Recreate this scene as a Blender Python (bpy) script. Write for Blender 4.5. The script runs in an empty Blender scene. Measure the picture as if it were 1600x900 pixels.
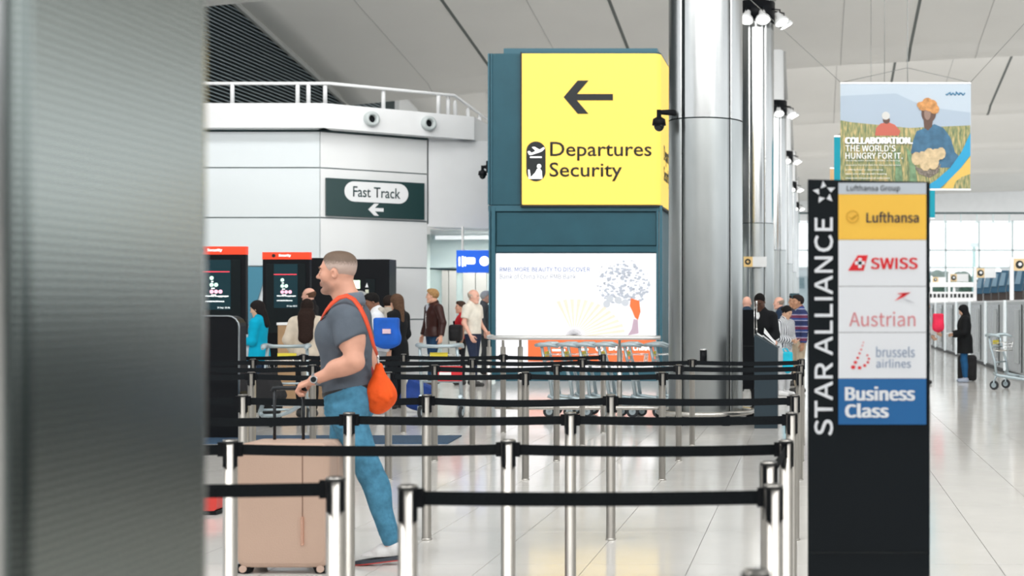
import bpy, math, random
import numpy as np
from mathutils import Vector, Matrix
random.seed(7)
C = bpy.context.scene.collection
SC = bpy.context.scene
F = 2222.0; PX = 1269.0; PY = 478.0; EYE = 1.53
# ---------------------------------------------------------------- camera
cam_data = bpy.data.cameras.new('camera')
cam = bpy.data.objects.new('camera', cam_data); C.objects.link(cam)
cam.location = (0, 0, EYE); cam.rotation_euler = (math.pi/2, 0, 0)
cam_data.sensor_width = 36; cam_data.lens = F*36/1600
cam_data.shift_x = (800-PX)/1600; cam_data.shift_y = (PY-450)/1600
cam_data.clip_start = 0.05; cam_data.clip_end = 600
cam_data.dof.use_dof = True; cam_data.dof.focus_distance = 12.0; cam_data.dof.aperture_fstop = 2.8
SC.camera = cam
# ---------------------------------------------------------------- sky and exposure
world = bpy.data.worlds.new('overcast_sky'); SC.world = world; world.use_nodes = True
wn = world.node_tree.nodes; wl = world.node_tree.links
bg = wn['Background']
tc = wn.new('ShaderNodeTexCoord'); sx = wn.new('ShaderNodeSeparateXYZ'); rp = wn.new('ShaderNodeValToRGB')
wl.new(tc.outputs['Generated'], sx.inputs[0]); wl.new(sx.outputs['Z'], rp.inputs[0]); wl.new(rp.outputs[0], bg.inputs[0])
rp.color_ramp.elements[0].position = 0.0; rp.color_ramp.elements[0].color = (0.90, 0.94, 0.96, 1)
rp.color_ramp.elements[1].position = 0.9; rp.color_ramp.elements[1].color = (0.96, 0.985, 1.0, 1)
bg.inputs[1].default_value = 1.35
SC.view_settings.view_transform = 'Standard'; SC.view_settings.look = 'None'
SC.view_settings.gamma = 1.0; SC.view_settings.use_curve_mapping = False
SC.view_settings.exposure = 0.36
SC.cycles.max_bounces = 8; SC.cycles.diffuse_bounces = 4; SC.cycles.glossy_bounces = 4
SC.cycles.transparent_max_bounces = 12; SC.cycles.sample_clamp_indirect = 6.0
SC.cycles.use_denoising = True
# daylight through the north lights of the wave roof
def area(name, loc, rot, sx_, sy_, e, col=(1, .99, .97)):
    l = bpy.data.lights.new(name, 'AREA'); l.shape = 'RECTANGLE'; l.size = sx_; l.size_y = sy_; l.energy = e; l.color = col
    o = bpy.data.objects.new(name, l); C.objects.link(o); o.location = loc; o.rotation_euler = rot
    return o
LIPS = [-14.2, 3.1, 20.4, 37.7, 55.0, 72.3, 89.6, 106.9, 124.2]
for yl, e_ in zip(LIPS[:7], (1900, 1700, 1200, 1000, 1400, 1500, 1500)):  # first lamp, behind the camera, is added to brighten the foreground
    area('roof_window_daylight', (0, yl+0.6, 12.0), (math.radians(62), 0, 0), 34, 1.8, e_)
# ---------------------------------------------------------------- helpers
def P(px, py, Y): return ((px-PX)*Y/F, EYE-(py-PY)*Y/F)
def PXx(px, Y): return (px-PX)*Y/F
def PZ(py, Y): return EYE-(py-PY)*Y/F
_m = {}
def mat(name, col, rough=0.5, metal=0.0, emit=0.0, var=0.0, vscale=20.0, bump=0.0, bscale=60.0, stretch=None, spec=None, alpha=None, trans=0.0, coat=0.0):
    if name in _m: return _m[name]
    m = bpy.data.materials.new(name); m.use_nodes = True; _m[name] = m
    nt = m.node_tree; b = nt.nodes['Principled BSDF']
    c = (*col, 1)
    b.inputs['Base Color'].default_value = c; b.inputs['Roughness'].default_value = rough; b.inputs['Metallic'].default_value = metal
    if spec is not None: b.inputs['Specular IOR Level'].default_value = spec
    if trans: b.inputs['Transmission Weight'].default_value = trans
    if alpha is not None: b.inputs['Alpha'].default_value = alpha
    if coat: b.inputs['Coat Weight'].default_value = coat
    if emit:
        b.inputs['Emission Color'].default_value = c; b.inputs['Emission Strength'].default_value = emit
    if var or bump:
        t = nt.nodes.new('ShaderNodeTexCoord'); mp = nt.nodes.new('ShaderNodeMapping')
        nt.links.new(t.outputs['Object'], mp.inputs[0])
        if stretch: mp.inputs['Scale'].default_value = stretch
    if var:
        n = nt.nodes.new('ShaderNodeTexNoise'); n.inputs['Scale'].default_value = vscale; n.inputs['Detail'].default_value = 4
        nt.links.new(mp.outputs[0], n.inputs['Vector'])
        r = nt.nodes.new('ShaderNodeValToRGB')
        r.color_ramp.elements[0].position = 0.3; r.color_ramp.elements[1].position = 0.7
        r.color_ramp.elements[0].color = tuple(max(0, x*(1-var)) for x in col)+(1,)
        r.color_ramp.elements[1].color = tuple(min(1, x*(1+var)) for x in col)+(1,)
        nt.links.new(n.outputs['Fac'], r.inputs[0]); nt.links.new(r.outputs[0], b.inputs['Base Color'])
    if bump:
        n2 = nt.nodes.new('ShaderNodeTexNoise'); n2.inputs['Scale'].default_value = bscale; n2.inputs['Detail'].default_value = 3
        nt.links.new(mp.outputs[0], n2.inputs['Vector'])
        bp = nt.nodes.new('ShaderNodeBump'); bp.inputs['Strength'].default_value = bump; bp.inputs['Distance'].default_value = 0.02
        nt.links.new(n2.outputs['Fac'], bp.inputs['Height']); nt.links.new(bp.outputs[0], b.inputs['Normal'])
    return m

class M:
    """collects shapes, then links them as ONE mesh object"""
    def __init__(s): s.v = []; s.f = []; s.fm = []; s.mats = []; s.cur = 0; s.sm = []
    def use(s, m):
        if m not in s.mats: s.mats.append(m)
        s.cur = s.mats.index(m); return s
    def add(s, vs, fs, smooth=False):
        o = len(s.v); s.v += [tuple(p) for p in vs]
        for f in fs: s.f.append(tuple(i+o for i in f)); s.fm.append(s.cur); s.sm.append(smooth)
        return s
    def box(s, x0, x1, y0, y1, z0, z1):
        if x0 > x1: x0, x1 = x1, x0
        if y0 > y1: y0, y1 = y1, y0
        if z0 > z1: z0, z1 = z1, z0
        v = [(x0,y0,z0),(x1,y0,z0),(x1,y1,z0),(x0,y1,z0),(x0,y0,z1),(x1,y0,z1),(x1,y1,z1),(x0,y1,z1)]
        return s.add(v, [(3,2,1,0),(4,5,6,7),(0,1,5,4),(1,2,6,5),(2,3,7,6),(3,0,4,7)])
    def hexa(s, b, t):
        v = list(b)+list(t)
        return s.add(v, [(3,2,1,0),(4,5,6,7),(0,1,5,4),(1,2,6,5),(2,3,7,6),(3,0,4,7)])
    def prism(s, poly, y0, y1):
        """polygon in XZ (counter-clockwise seen from -Y) pushed along Y"""
        n = len(poly)
        v = [(x, y0, z) for x, z in poly]+[(x, y1, z) for x, z in poly]
        f = [tuple(range(n)), tuple(range(2*n-1, n-1, -1))]
        for i in range(n):
            j = (i+1) % n; f.append((j, i, i+n, j+n))
        return s.add(v, f)
    def prismz(s, poly, z0, z1):
        n = len(poly)
        v = [(x, y, z0) for x, y in poly]+[(x, y, z1) for x, y in poly]
        f = [tuple(range(n-1, -1, -1)), tuple(range(n, 2*n))]
        for i in range(n):
            j = (i+1) % n; f.append((i, j, j+n, i+n))
        return s.add(v, f)
    def tube(s, pts, r, seg=12, closed=False, caps=True, flat=None):
        pts = [Vector(p) for p in pts]; n = len(pts)
        rr = r if isinstance(r, (list, tuple)) else [r]*n
        vs = []; prev = None
        for i, p in enumerate(pts):
            if closed: d = pts[(i+1) % n]-pts[i-1]
            else: d = pts[min(i+1, n-1)]-pts[max(i-1, 0)]
            d.normalize()
            if prev is None:
                up = Vector((0,0,1)) if abs(d.z) < .9 else Vector((1,0,0))
                a = d.cross(up).normalized()
            else:
                a = (prev-d*prev.dot(d)).normalized()
            prev = a; b = d.cross(a)
            for k in range(seg):
                t = 2*math.pi*k/seg
                vs.append(p+(a*math.cos(t)+b*math.sin(t)*(flat or 1.0))*rr[i])
        fs = []
        m = n if closed else n-1
        for i in range(m):
            for k in range(seg):
                a0 = i*seg+k; a1 = i*seg+(k+1) % seg; j = ((i+1) % n)*seg
                fs.append((a0, a1, j+(k+1) % seg, j+k))
        s.add(vs, fs, True)
        if caps and not closed:
            o = len(s.v)-len(vs)
            s.f.append(tuple(o+k for k in range(seg-1, -1, -1))); s.fm.append(s.cur); s.sm.append(False)
            s.f.append(tuple(o+(n-1)*seg+k for k in range(seg))); s.fm.append(s.cur); s.sm.append(False)
        return s
    def cyl(s, a, b, r, seg=20, r2=None): return s.tube([a, b], [r, r if r2 is None else r2], seg)
    def lathe(s, prof, seg=32, c=(0,0,0)):
        vs = []; n = len(prof)
        for r, z in prof:
            for k in range(seg):
                t = 2*math.pi*k/seg; vs.append((c[0]+r*math.cos(t), c[1]+r*math.sin(t), c[2]+z))
        fs = [(i*seg+k, i*seg+(k+1) % seg, (i+1)*seg+(k+1) % seg, (i+1)*seg+k) for i in range(n-1) for k in range(seg)]
        return s.add(vs, fs, True)
    def ell(s, c, r, u=16, w=10):
        vs = []
        for i in range(w+1):
            ph = math.pi*i/w
            for k in range(u):
                t = 2*math.pi*k/u
                vs.append((c[0]+r[0]*math.sin(ph)*math.cos(t), c[1]+r[1]*math.sin(ph)*math.sin(t), c[2]-r[2]*math.cos(ph)))
        fs = [(i*u+k, i*u+(k+1) % u, (i+1)*u+(k+1) % u, (i+1)*u+k) for i in range(w) for k in range(u)]
        return s.add(vs, fs, True)
    def build(s, name, m=None, parent=None, bevel=0.0, smooth=None):
        me = bpy.data.meshes.new(name); me.from_pydata(s.v, [], s.f)
        mats = s.mats or [m]
        for x in mats: me.materials.append(x)
        if len(mats) > 1: me.polygons.foreach_set('material_index', s.fm)
        me.polygons.foreach_set('use_smooth', s.sm if smooth is None else [smooth]*len(s.f))
        me.update()
        o = bpy.data.objects.new(name, me); C.objects.link(o)
        if parent: o.parent = parent
        if bevel:
            b = o.modifiers.new('bevel', 'BEVEL'); b.width = bevel; b.segments = 2; b.limit_method = 'ANGLE'; b.angle_limit = 0.7
        return o
def tag(o, label=None, cat=None, group=None, kind=None):
    if label: o['label'] = label
    if cat: o['category'] = cat
    if group: o['group'] = group
    if kind: o['kind'] = kind
    return o
def thing(name, label, cat, loc=(0,0,0), rz=0.0, group=None):
    o = bpy.data.objects.new(name, None); C.objects.link(o); o.empty_display_size = .1
    o.location = loc; o.rotation_euler = (0, 0, rz)
    return tag(o, label, cat, group)
def group_root(name, kind='structure'):
    o = bpy.data.objects.new(name, None); C.objects.link(o); o['kind'] = kind; return o
def dup(root, loc, rz=None, label=None):
    r = root.copy(); C.objects.link(r); r.location = loc
    if rz is not None: r.rotation_euler = (0, 0, rz)
    if label: r['label'] = label
    def rec(src, dst):
        for ch in list(src.children):
            if ch.name.split('.')[0] == 'belt': continue
            c = ch.copy(); C.objects.link(c); c.parent = dst; rec(ch, c)
    rec(root, r); return r
def circle(cx, cz, r, n=24, a0=0, a1=2*math.pi, rz=None):
    rz = rz or r
    full = abs(a1-a0) > 6.28
    return [(cx+r*math.cos(a0+(a1-a0)*k/(n if full else n-1)), cz+rz*math.sin(a0+(a1-a0)*k/(n if full else n-1))) for k in range(n)]
def rrect(x0, x1, z0, z1, r, n=6):
    p = []
    for cx, cz, a in ((x1-r, z0+r, -90), (x1-r, z1-r, 0), (x0+r, z1-r, 90), (x0+r, z0+r, 180)):
        for k in range(n+1):
            t = math.radians(a+90*k/n); p.append((cx+r*math.cos(t), cz+r*math.sin(t)))
    return p
try:
    FONT = bpy.data.fonts.load(bpy.utils.system_resource('DATAFILES')+'/fonts/Noto Sans CJK Regular.woff2')
except Exception:
    FONT = None
def text(body, x0, x1, z0, z1, y, m, parent, name='lettering', bold=0.0, soft=False, rot=0, depth=0.004, keep=False, axis='y', fit=True):
    """raised lettering filling the rectangle x0..x1, z0..z1 on a plane facing -Y (or +X with axis='x': x0..x1 run along Y)"""
    cu = bpy.data.curves.new(name, 'FONT'); cu.body = body; cu.size = 1;
    if FONT and not soft: cu.font = FONT
    cu.resolution_u = 3; cu.offset = bold if soft else 0; cu.extrude = 0.0
    o = bpy.data.objects.new(name, cu); C.objects.link(o)
    bpy.context.view_layer.update()
    dg = bpy.context.evaluated_depsgraph_get()
    me = bpy.data.meshes.new_from_object(o.evaluated_get(dg))
    bpy.data.objects.remove(o); bpy.data.curves.remove(cu)
    n = len(me.vertices)
    if n == 0: return None
    co = np.empty(n*3, 'f'); me.vertices.foreach_get('co', co); co = co.reshape(-1, 3)
    if rot == 90: co = np.stack([-co[:, 1], co[:, 0], co[:, 2]], 1)
    lo, hi = co.min(0), co.max(0)
    sx_ = (x1-x0)/(hi[0]-lo[0]); sz_ = (z1-z0)/(hi[1]-lo[1])
    u = (co[:, 0]-lo[0])*sx_+x0; w = (co[:, 1]-lo[1])*sz_+z0
    if axis == 'y': out = np.stack([u, np.full(n, y), w], 1)
    else: out = np.stack([np.full(n, y), u, w], 1)
    if bold and not soft:
        w_ = bold*((x1-x0) if False else sx_)*.55; polys = [tuple(p.vertices) for p in me.polygons]
        big = []; fs_ = []; a_ = 0 if axis == 'y' else 1
        for k, (du, dv) in enumerate(((-1,-.5),(1,-.5),(1,.5),(-1,.5),(0,0))):
            q_ = out.copy(); q_[:, a_] += du*w_; q_[:, 2] += dv*w_*.6; q_[:, 1 if axis == 'y' else 0] += (-1 if axis == 'y' else 1)*k*depth*.12; big.append(q_); fs_ += [tuple(i+k*n for i in f) for f in polys]
        out = np.concatenate(big); me = bpy.data.meshes.new(name); me.from_pydata([tuple(v) for v in out], [], fs_)
    me.vertices.foreach_set('co', out.astype('f').ravel()); me.materials.clear(); me.materials.append(m); me.update()
    me.name = name
    o = bpy.data.objects.new(name, me); C.objects.link(o)
    if parent: o.parent = parent
    s = o.modifiers.new('solid', 'SOLIDIFY'); s.thickness = depth; s.offset = 0
    return o
# materials
STEEL = mat('brushed_steel', (.54,.52,.49), .30, 1.0, var=.10, vscale=3, stretch=(30,30,.4))
STEEL2 = mat('satin_steel', (.66,.66,.66), .36, 1.0, var=.06, vscale=5)
CHROME = mat('chrome', (.8,.8,.8), .12, 1.0)
BLACK = mat('black_plastic', (.007,.008,.010), .42, spec=.12)
BLACKG = mat('black_gloss', (.006,.010,.012), .15)
BELT = mat('black_webbing', (.007,.009,.011), .85, var=.3, vscale=200, spec=.15)
WHITE = mat('white_paint', (.82,.83,.84), .5, var=.02, vscale=2)
GLASSW = mat('back_painted_glass', (.74,.79,.81), .14, coat=.3)
GLASSW2 = mat('back_painted_glass_warm', (.82,.83,.83), .14, coat=.3)
DARKSEAL = mat('dark_seal', (.02,.05,.055), .5)
TEAL = mat('totem_dark_teal_metal', (.016,.078,.108), .45, var=.08, vscale=2, spec=.3)
TEALL = mat('totem_teal_trim', (.03,.11,.15), .4, spec=.35)
YELLOW = mat('sign_yellow_lit', (.76,.53,.095), .5, emit=.50, spec=.2)
SIGNBLK = mat('sign_charcoal', (.025,.028,.03), .5, spec=.2)
PAPER = mat('white_paper', (.85,.86,.87), .7)
TROLLEY = mat('trolley_grey_paint', (.42,.50,.54), .35, .5)
RUBBER = mat('rubber', (.02,.024,.028), .7)
def simple(name, col, r=.6, **k): return mat(name, col, r, **k)
# ================================================================ STRUCTURE
# floor: dark mortar bed, pale polished tiles with recessed joints
TX0, TY0, TW, TD = -1.324, 8.416, 0.605, 1.21
floor = group_root('floor')
tile_m = mat('polished_pale_tile', (.74,.725,.70), .13, var=.045, vscale=1.6, spec=.55)
nt = tile_m.node_tree; b = nt.nodes['Principled BSDF']
n = nt.nodes.new('ShaderNodeTexNoise'); n.inputs['Scale'].default_value = 9; n.inputs['Detail'].default_value = 5
gm = nt.nodes.new('ShaderNodeNewGeometry'); nt.links.new(gm.outputs['Position'], n.inputs['Vector'])
mr = nt.nodes.new('ShaderNodeMapRange'); mr.inputs[3].default_value = .07; mr.inputs[4].default_value = .17
nt.links.new(n.outputs['Fac'], mr.inputs[0]); nt.links.new(mr.outputs[0], b.inputs['Roughness'])
M().box(-60, 40, -6, 140, -.08, -.006).build('mortar_bed', mat('tile_joint_grey', (.22,.21,.20), .8), floor)
G = .0022
tb = M(); tb.box(G, TW-G, G, TD-G, -.012, 0)
tile_me = None; cnt = 0; individual = set()
cand = []
for j in range(-1, 20):
    for i in range(-24, 6):
        y0 = TY0+j*TD; x0 = TX0+i*TW; ym = y0+TD/2
        if ym < 7: continue
        px_ = PX+(x0+TW/2)*F/ym
        if 300 < px_ < 1640: cand.append((ym, i, j))
cand.sort(); cand = cand[:298]
for ym, i, j in cand:
    if tile_me is None:
        o = tb.build('tile', tile_m, floor); tile_me = o.data
    else:
        o = bpy.data.objects.new('tile', tile_me); C.objects.link(o); o.parent = floor
    o.location = (TX0+i*TW, TY0+j*TD, 0); individual.add((i, j))
rest = M()
for j in range(-12, 108):
    for i in range(-70, 60):
        if (i, j) in individual: continue
        x0 = TX0+i*TW; y0 = TY0+j*TD
        if x0 < -42 or x0 > 34: continue
        if abs(x0-3) > 12+y0*.65: continue
        rest.add([(x0+G,y0+G,0),(x0+TW-G,y0+G,0),(x0+TW-G,y0+TD-G,0),(x0+G,y0+TD-G,0)], [(0,1,2,3)])
tag(rest.build('tile', tile_m, floor), kind='stuff')

# wave roof
ceil_m = mat('white_roof_lining', (.70,.69,.665), .55, var=.02, vscale=.4)
seam_m = mat('roof_seam_dark', (.10,.115,.11), .6)
def lipz(x): return 10.68+.066*(x+1.3)-.0011*(x+1.3)**2 if x > -18 else 10.68+.066*(-16.7)-.0011*16.7**2
XS = [-18.0+k*1.0 for k in range(0, 51)]
def ceilz(x, y, yl):
    d = yl-y
    z = lipz(x)+.15*max(d-0.9, 0)
    if d < .9: z += .0
    # curled lip: the last 0.9 m drops into a rounded bulge
    if d < 2.2: z += .24*min(1, d/1.3)**1.6
    else: z += .24
    return z
ceiling = group_root('ceiling')
for yl in LIPS:
    ys = [yl-17.0+k*(17.0-2.4)/6 for k in range(7)]+[yl-1.8, yl-1.3, yl-1.0, yl-.75, yl-.5, yl-.3, yl-.12, yl, yl+.10, yl+.14]
    m = M(); vs = []; fs = []
    for y in ys:
        for x in XS:
            z = ceilz(x, min(y, yl), yl)
            if y > yl: z += (.06 if y < yl+.12 else .5)
            vs.append((x, y, z))
    nx = len(XS)
    for a in range(len(ys)-1):
        for c in range(nx-1):
            fs.append((a*nx+c, (a+1)*nx+c, (a+1)*nx+c+1, a*nx+c+1))
    m.add(vs, fs, True); o = m.build('roof_bay', ceil_m, ceiling)
    so = o.modifiers.new('solid', 'SOLIDIFY'); so.thickness = .12; so.offset = -1
    o.data.flip_normals() if False else None
    # seams between lining panels
    for k in range(-4, 6):
        for half in (0, 1):
            x = 3.7+5.2*k+2.6*half
            if x < -14.9 or x > 30: continue
            w = .055 if not half else .012
            pts = [(x, y, ceilz(x, y, yl)) for y in ys if y <= yl]
            vs = []
            for q in pts: vs += [(q[0]-w, q[1], q[2]-.012), (q[0]+w, q[1], q[2]-.012), (q[0]+w, q[1], q[2]+.02), (q[0]-w, q[1], q[2]+.02)]
            fs = []
            for a in range(len(pts)-1):
                for c in range(4): fs.append((a*4+c, a*4+(c+1) % 4, (a+1)*4+(c+1) % 4, (a+1)*4+c))
            if yl in (37.7, 106.9, 124.2) or half and yl > 80: continue
            M().add(vs, fs).build('seam', seam_m if not half else mat('roof_joint_faint', (.42,.42,.41), .6), ceiling)
# north light glazing above each lip: upstand mullions
for yl in LIPS[:5]:
    m = M()
    for k in range(0, 24):
        x = -17.5+k*2.08; m.box(x-.04, x+.04, yl+.2, yl+.3, lipz(x)+.2, lipz(x)+2.7)
    tag(m.build('roof_light_mullion', WHITE, ceiling), kind='stuff')

# louvred left wall
wl_ = group_root('wall_left')
M().box(-18.5, -18.2, 20, 62, 0, 16).build('backing', mat('louvre_backing_dark', (.010,.022,.024), .7), wl_)
slat_me = None
slat_m = mat('louvre_slat_grey', (.20,.25,.27), .45, .3)
z = 5.4
while z < 12.9:
    if slat_me is None:
        o = M().hexa([(-.06,0,0),(.10,0,-.05),(.10,38,-.05),(-.06,38,0)], [(-.06,0,.028),(.10,0,-.022),(.10,38,-.022),(-.06,38,.028)]).build('slat', slat_m, wl_); slat_me = o.data
    else:
        o = bpy.data.objects.new('slat', slat_me); C.objects.link(o); o.parent = wl_
    o.location = (-18.1, 22, z); z += .118
tag(M().box(-18.12, -17.9, 21, 54.9, 0, 4.2).build('wall_left_base', mat('pale_wall', (.6,.62,.63), .6)), kind='structure')
vs = []
for y in (38.0, 55.0):
    zz = ceilz(-17.9, y, 55.0); vs += [(-18.0, y, zz-.10), (-17.88, y, zz-.10), (-17.88, y, zz+.1), (-18.0, y, zz+.1)]
tag(M().hexa(vs[:4], vs[4:]).build('trim_1', mat('roof_edge_trim', (.30,.31,.30), .5)), kind='structure')
tag(M().box(-18.3, -18.0, 62, 126, 0, 16).build('wall_left_far', mat('far_grey_wall', (.55,.56,.56), .6)), kind='structure')

tag(M().box(-20, 14, -12.4, -12, 0, 10.5).build('reflection_wall_rear', mat('reflection_wall_grey', (.16,.165,.16), .6)), kind='structure')  # made-up dark wall behind the camera, gives the metals contrast
tag(M().box(-18.3, -17.9, -12, 21, 0, 5.2).build('wall_left_near', mat('near_left_wall', (.30,.31,.30), .6)), kind='structure')  # unseen stretch of the left wall, added for its reflections
tag(M().box(5.2, 5.5, -10, 24, 0, 1.9).build('reflection_wall_right', mat('reflection_wall_dark', (.035,.05,.055), .5)), kind='structure')  # made-up dark screen out of view, darkens reflections in pillar and posts
# far glazed wall
wb = group_root('wall_back')
YB = 124.6
M().box(-18, 32, YB, YB+.5, PZ(345, YB), 14.5).build('header', WHITE, wb)
fr = mat('window_frame_pale', (.50,.60,.61), .4)
for k in range(0, 18):
    x = -17.6+k*2.93
    M().box(x-.06, x+.06, YB-.1, YB+.3, 0, PZ(345, YB)).build('mullion', fr, wb)
    M().box(x+.04, x+2.89, YB+.1, YB+.12, .1, PZ(391, YB)-.06).build('pane', mat('clear_glass', (.95,.98,.98), .02, trans=1.0, alpha=.15), wb)
    M().box(x+.04, x+2.89, YB+.1, YB+.12, PZ(391, YB)+.06, PZ(346, YB)).build('pane', _m['clear_glass'], wb)
M().box(-18, 32, YB-.1, YB+.2, PZ(391, YB)-.06, PZ(391, YB)+.06).build('transom', fr, wb)
M().box(-18, 32, YB-.1, YB+.2, PZ(418, YB)-.05, PZ(418, YB)+.05).build('transom', fr, wb)
# dark truss line in front of the header
t = thing('roof_truss', 'long dark horizontal truss hanging before the far glazed wall', 'truss', (0, 110, PZ(333, 110)))
M().box(-2, 30, -.06, .06, -.07, .07).build('chord', DARKSEAL, t)
M().box(-2, 30, -.04, .04, -.75, -.68).build('lower_chord', fr, t)
for k in range(0, 24):
    x = -1+k*1.25; M().box(x-.04, x+.04, -.04, .04, -.7, 0).build('strut', fr, t)
# outside, beyond the glass
ap = tag(M().box(-120, 120, 127, 320, -4.6, -4.5).build('apron_ground', mat('apron_concrete', (.55,.56,.56), .8)), kind='structure')
HC = [(-4, 8.2, 5, 'grey low airfield building left of the far window', (.30,.36,.38)), (17, 7.6, 7, 'dark green glazed building right beyond the far window', (.10,.20,.20)), (42, 8.4, 6, 'pale hangar at the far right beyond the window', (.45,.48,.50))]
for x, h, w, lab, c in HC:
    t = thing('airfield_building', lab, 'building', (x, 260, -4.5))
    M().box(-w, w, 0, 10, 0, h+4.5).build('wall', mat('bld_%d' % x, c, .7), t)
    for q in range(5): M().box(-w+.5+q*w*.39, -w+.5+q*w*.39+w*.25, -.1, 0, h+1.0, h+3).build('window', mat('bld_glass', (.1,.16,.18), .2), t)
    M().box(-w-.3, w+.3, -.3, 10.3, h+4.5, h+4.8).build('roof', mat('bld_roof', (.3,.31,.32), .7), t)
rt = random.Random(11); leaf_m = mat('tree_leaves', (.03,.075,.05), .9, var=.4, vscale=1.2)
for k, px_ in enumerate((1447,1463,1478,1492,1507,1516,1560,1577,1596)):
    t = thing('tree', 'dark round tree outside beyond the far window, %s counting from the airline sign' % ['first','second','third','fourth','fifth','sixth','seventh','eighth','ninth'][k], 'tree', (PXx(px_,200), 200, -4.5), rt.uniform(0,6), 'trees outside beyond the far window')
    M().tube([(0,0,0),(.1,0,4),(0,.1,8)], [.35,.28,.18], 8).build('trunk', mat('tree_bark', (.08,.06,.05), .9), t)
    m = M()
    for j in range(9):
        a = rt.uniform(0,6.28); r = rt.uniform(0,1.1); m.ell((r*math.cos(a), r*math.sin(a), rt.uniform(7.2,10.2)), (rt.uniform(.7,1.1),)*3, 8, 6)
    tag(m.build('crown', leaf_m, t), kind='stuff')
t = thing('floodlight_mast', 'tall thin pale green mast outside beyond the far window', 'mast', (PXx(1522,180), 180, -4.5))
M().tube([(0,0,0),(0,0,PZ(386,180)+4.5)], [.30,.22], 10).build('pole', mat('mast_green', (.20,.42,.40), .5), t)
M().box(-.5,.5,-.2,.2,PZ(386,180)+4.5,PZ(382,180)+4.7).build('lamp_head', fr, t)
# ---------------------------------------------------------------- white building with Fast Track sign
YW = 30.0
xa = PXx(500, YW); za = PZ(205, YW)
yb_ = 31.5; xb = PXx(668, yb_)
yc_ = 32.35; xc = PXx(762, yc_)
wf = group_root('wall_front')
zs = [0, PZ(500, YW), PZ(416, YW), PZ(340, YW), PZ(262, YW), PZ(205, YW)]
def panel(a, b, z0, z1, m, parent, g=.014, th=.05, name='panel'):
    """glass wall panel between plan points a and b, outer face on the line a-b"""
    a = Vector(a); b = Vector(b); d = (b-a).normalized(); n = Vector((-d.y, d.x))
    if n.y < 0: n = -n
    p = a+d*g; q = b-d*g
    bot = [(p.x,p.y,z0+g),(q.x,q.y,z0+g),(q.x+n.x*th,q.y+n.y*th,z0+g),(p.x+n.x*th,p.y+n.y*th,z0+g)]
    top = [(v[0],v[1],z1-g) for v in bot]
    return M().hexa(bot, top).build(name, m, parent)
def wallcore(a, b, z0, z1, m, parent, off=.06, th=.25, name='core'):
    a = Vector(a); b = Vector(b); d = (b-a).normalized(); n = Vector((-d.y, d.x))
    if n.y < 0: n = -n
    bot = [(a+n*off), (b+n*off), (b+n*(off+th)), (a+n*(off+th))]
    return M().hexa([(v.x,v.y,z0) for v in bot], [(v.x,v.y,z1) for v in bot]).build(name, m, parent)
joint = mat('wall_joint_grey', (.30,.36,.38), .5)
wallcore((-17.5, YW), (xa, YW), 0, za, joint, wf)
wallcore((xa, YW), (xb, yb_), 0, za, joint, wf)
edges = [-17.5, xa-4.4, xa]
for k in range(2):
    for q in range(5): panel((edges[k], YW), (edges[k+1], YW), zs[q], zs[q+1], GLASSW, wf)
for q in range(5): panel((xa, YW), (xb, yb_), zs[q], zs[q+1], GLASSW2, wf)
# dark green top edge of the glass
for a, b in (((-17.5, YW), (xa, YW)), ((xa, YW), (xb, yb_))):
    wallcore(a, b, za-.005, za+.04, DARKSEAL, wf, off=-.02, th=.1, name='glass_edge')
# fascia band above
zf = PZ(161, YW-.35); yfa = YW-.35; xfa = PXx(506, yfa)
yfb = 31.8; xfb = PXx(741, yfb)
wallcore((-17.5, yfa), (xfa, yfa), za+.03, zf, WHITE, wf, off=0, th=.6, name='fascia')
wallcore((xfa, yfa), (xfb, yfb), za+.03, zf, WHITE, wf, off=0, th=.6, name='fascia')
wallcore((xfb, yfb), (xfb+.02, 37.5), za+.03, zf, WHITE, wf, off=0, th=.6, name='fascia')
# plain white wall right of the glass panels, above the lift lobby
zl = PZ(350, yb_)
wallcore((xb+.02, yb_+.02), (xc+1.6, yc_+.6), zl, za+.03, WHITE, wf, off=0, th=.3, name='upper_wall')
M().hexa([(xb,yb_,zl-.06),(xc+1.6,yc_+.6,zl-.06),(xc+1.6,36.2,zl-.06),(xb,36.2,zl-.06)], [(xb,yb_,zl),(xc+1.6,yc_+.6,zl),(xc+1.6,36.2,zl),(xb,36.2,zl)]).build('soffit', WHITE, wf)
M().hexa([(-17.5,YW+.3,za),(xa,YW+.3,za),(xfb+2,34.5,za),(-17.5,40,za)], [(-17.5,YW+.3,za+.05),(xa,YW+.3,za+.05),(xfb+2,34.5,za+.05),(-17.5,40,za+.05)]).build('roof_deck', WHITE, wf)
# handrail on the fascia
rail_pts = [(-17.4, yfa+.2), (xfa+.05, yfa+.2), (PXx(700, 31.4)+.1, 31.55), (-8.20, 37.0)]
rz = PZ(131, YW-.1)
t = thing('roof_railing', 'white tubular railing along the top of the white booth', 'railing', (0,0,0))
M().tube([(x, y, rz) for x, y in rail_pts], .035, 10).build('handrail', WHITE, t)
for px_, y in ((363,29.85),(465,29.85),(482,29.85),(508,29.9),(599,30.65),(685,31.35),(700,31.6),(711,32.35),(731,33.55),(749,34.8)):
    x = PXx(px_, y); M().tube([(x,y,zf-.01),(x,y,rz-.05),(x,y,rz)], [.045,.045,.02], 8).build('baluster', WHITE, t)
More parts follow.
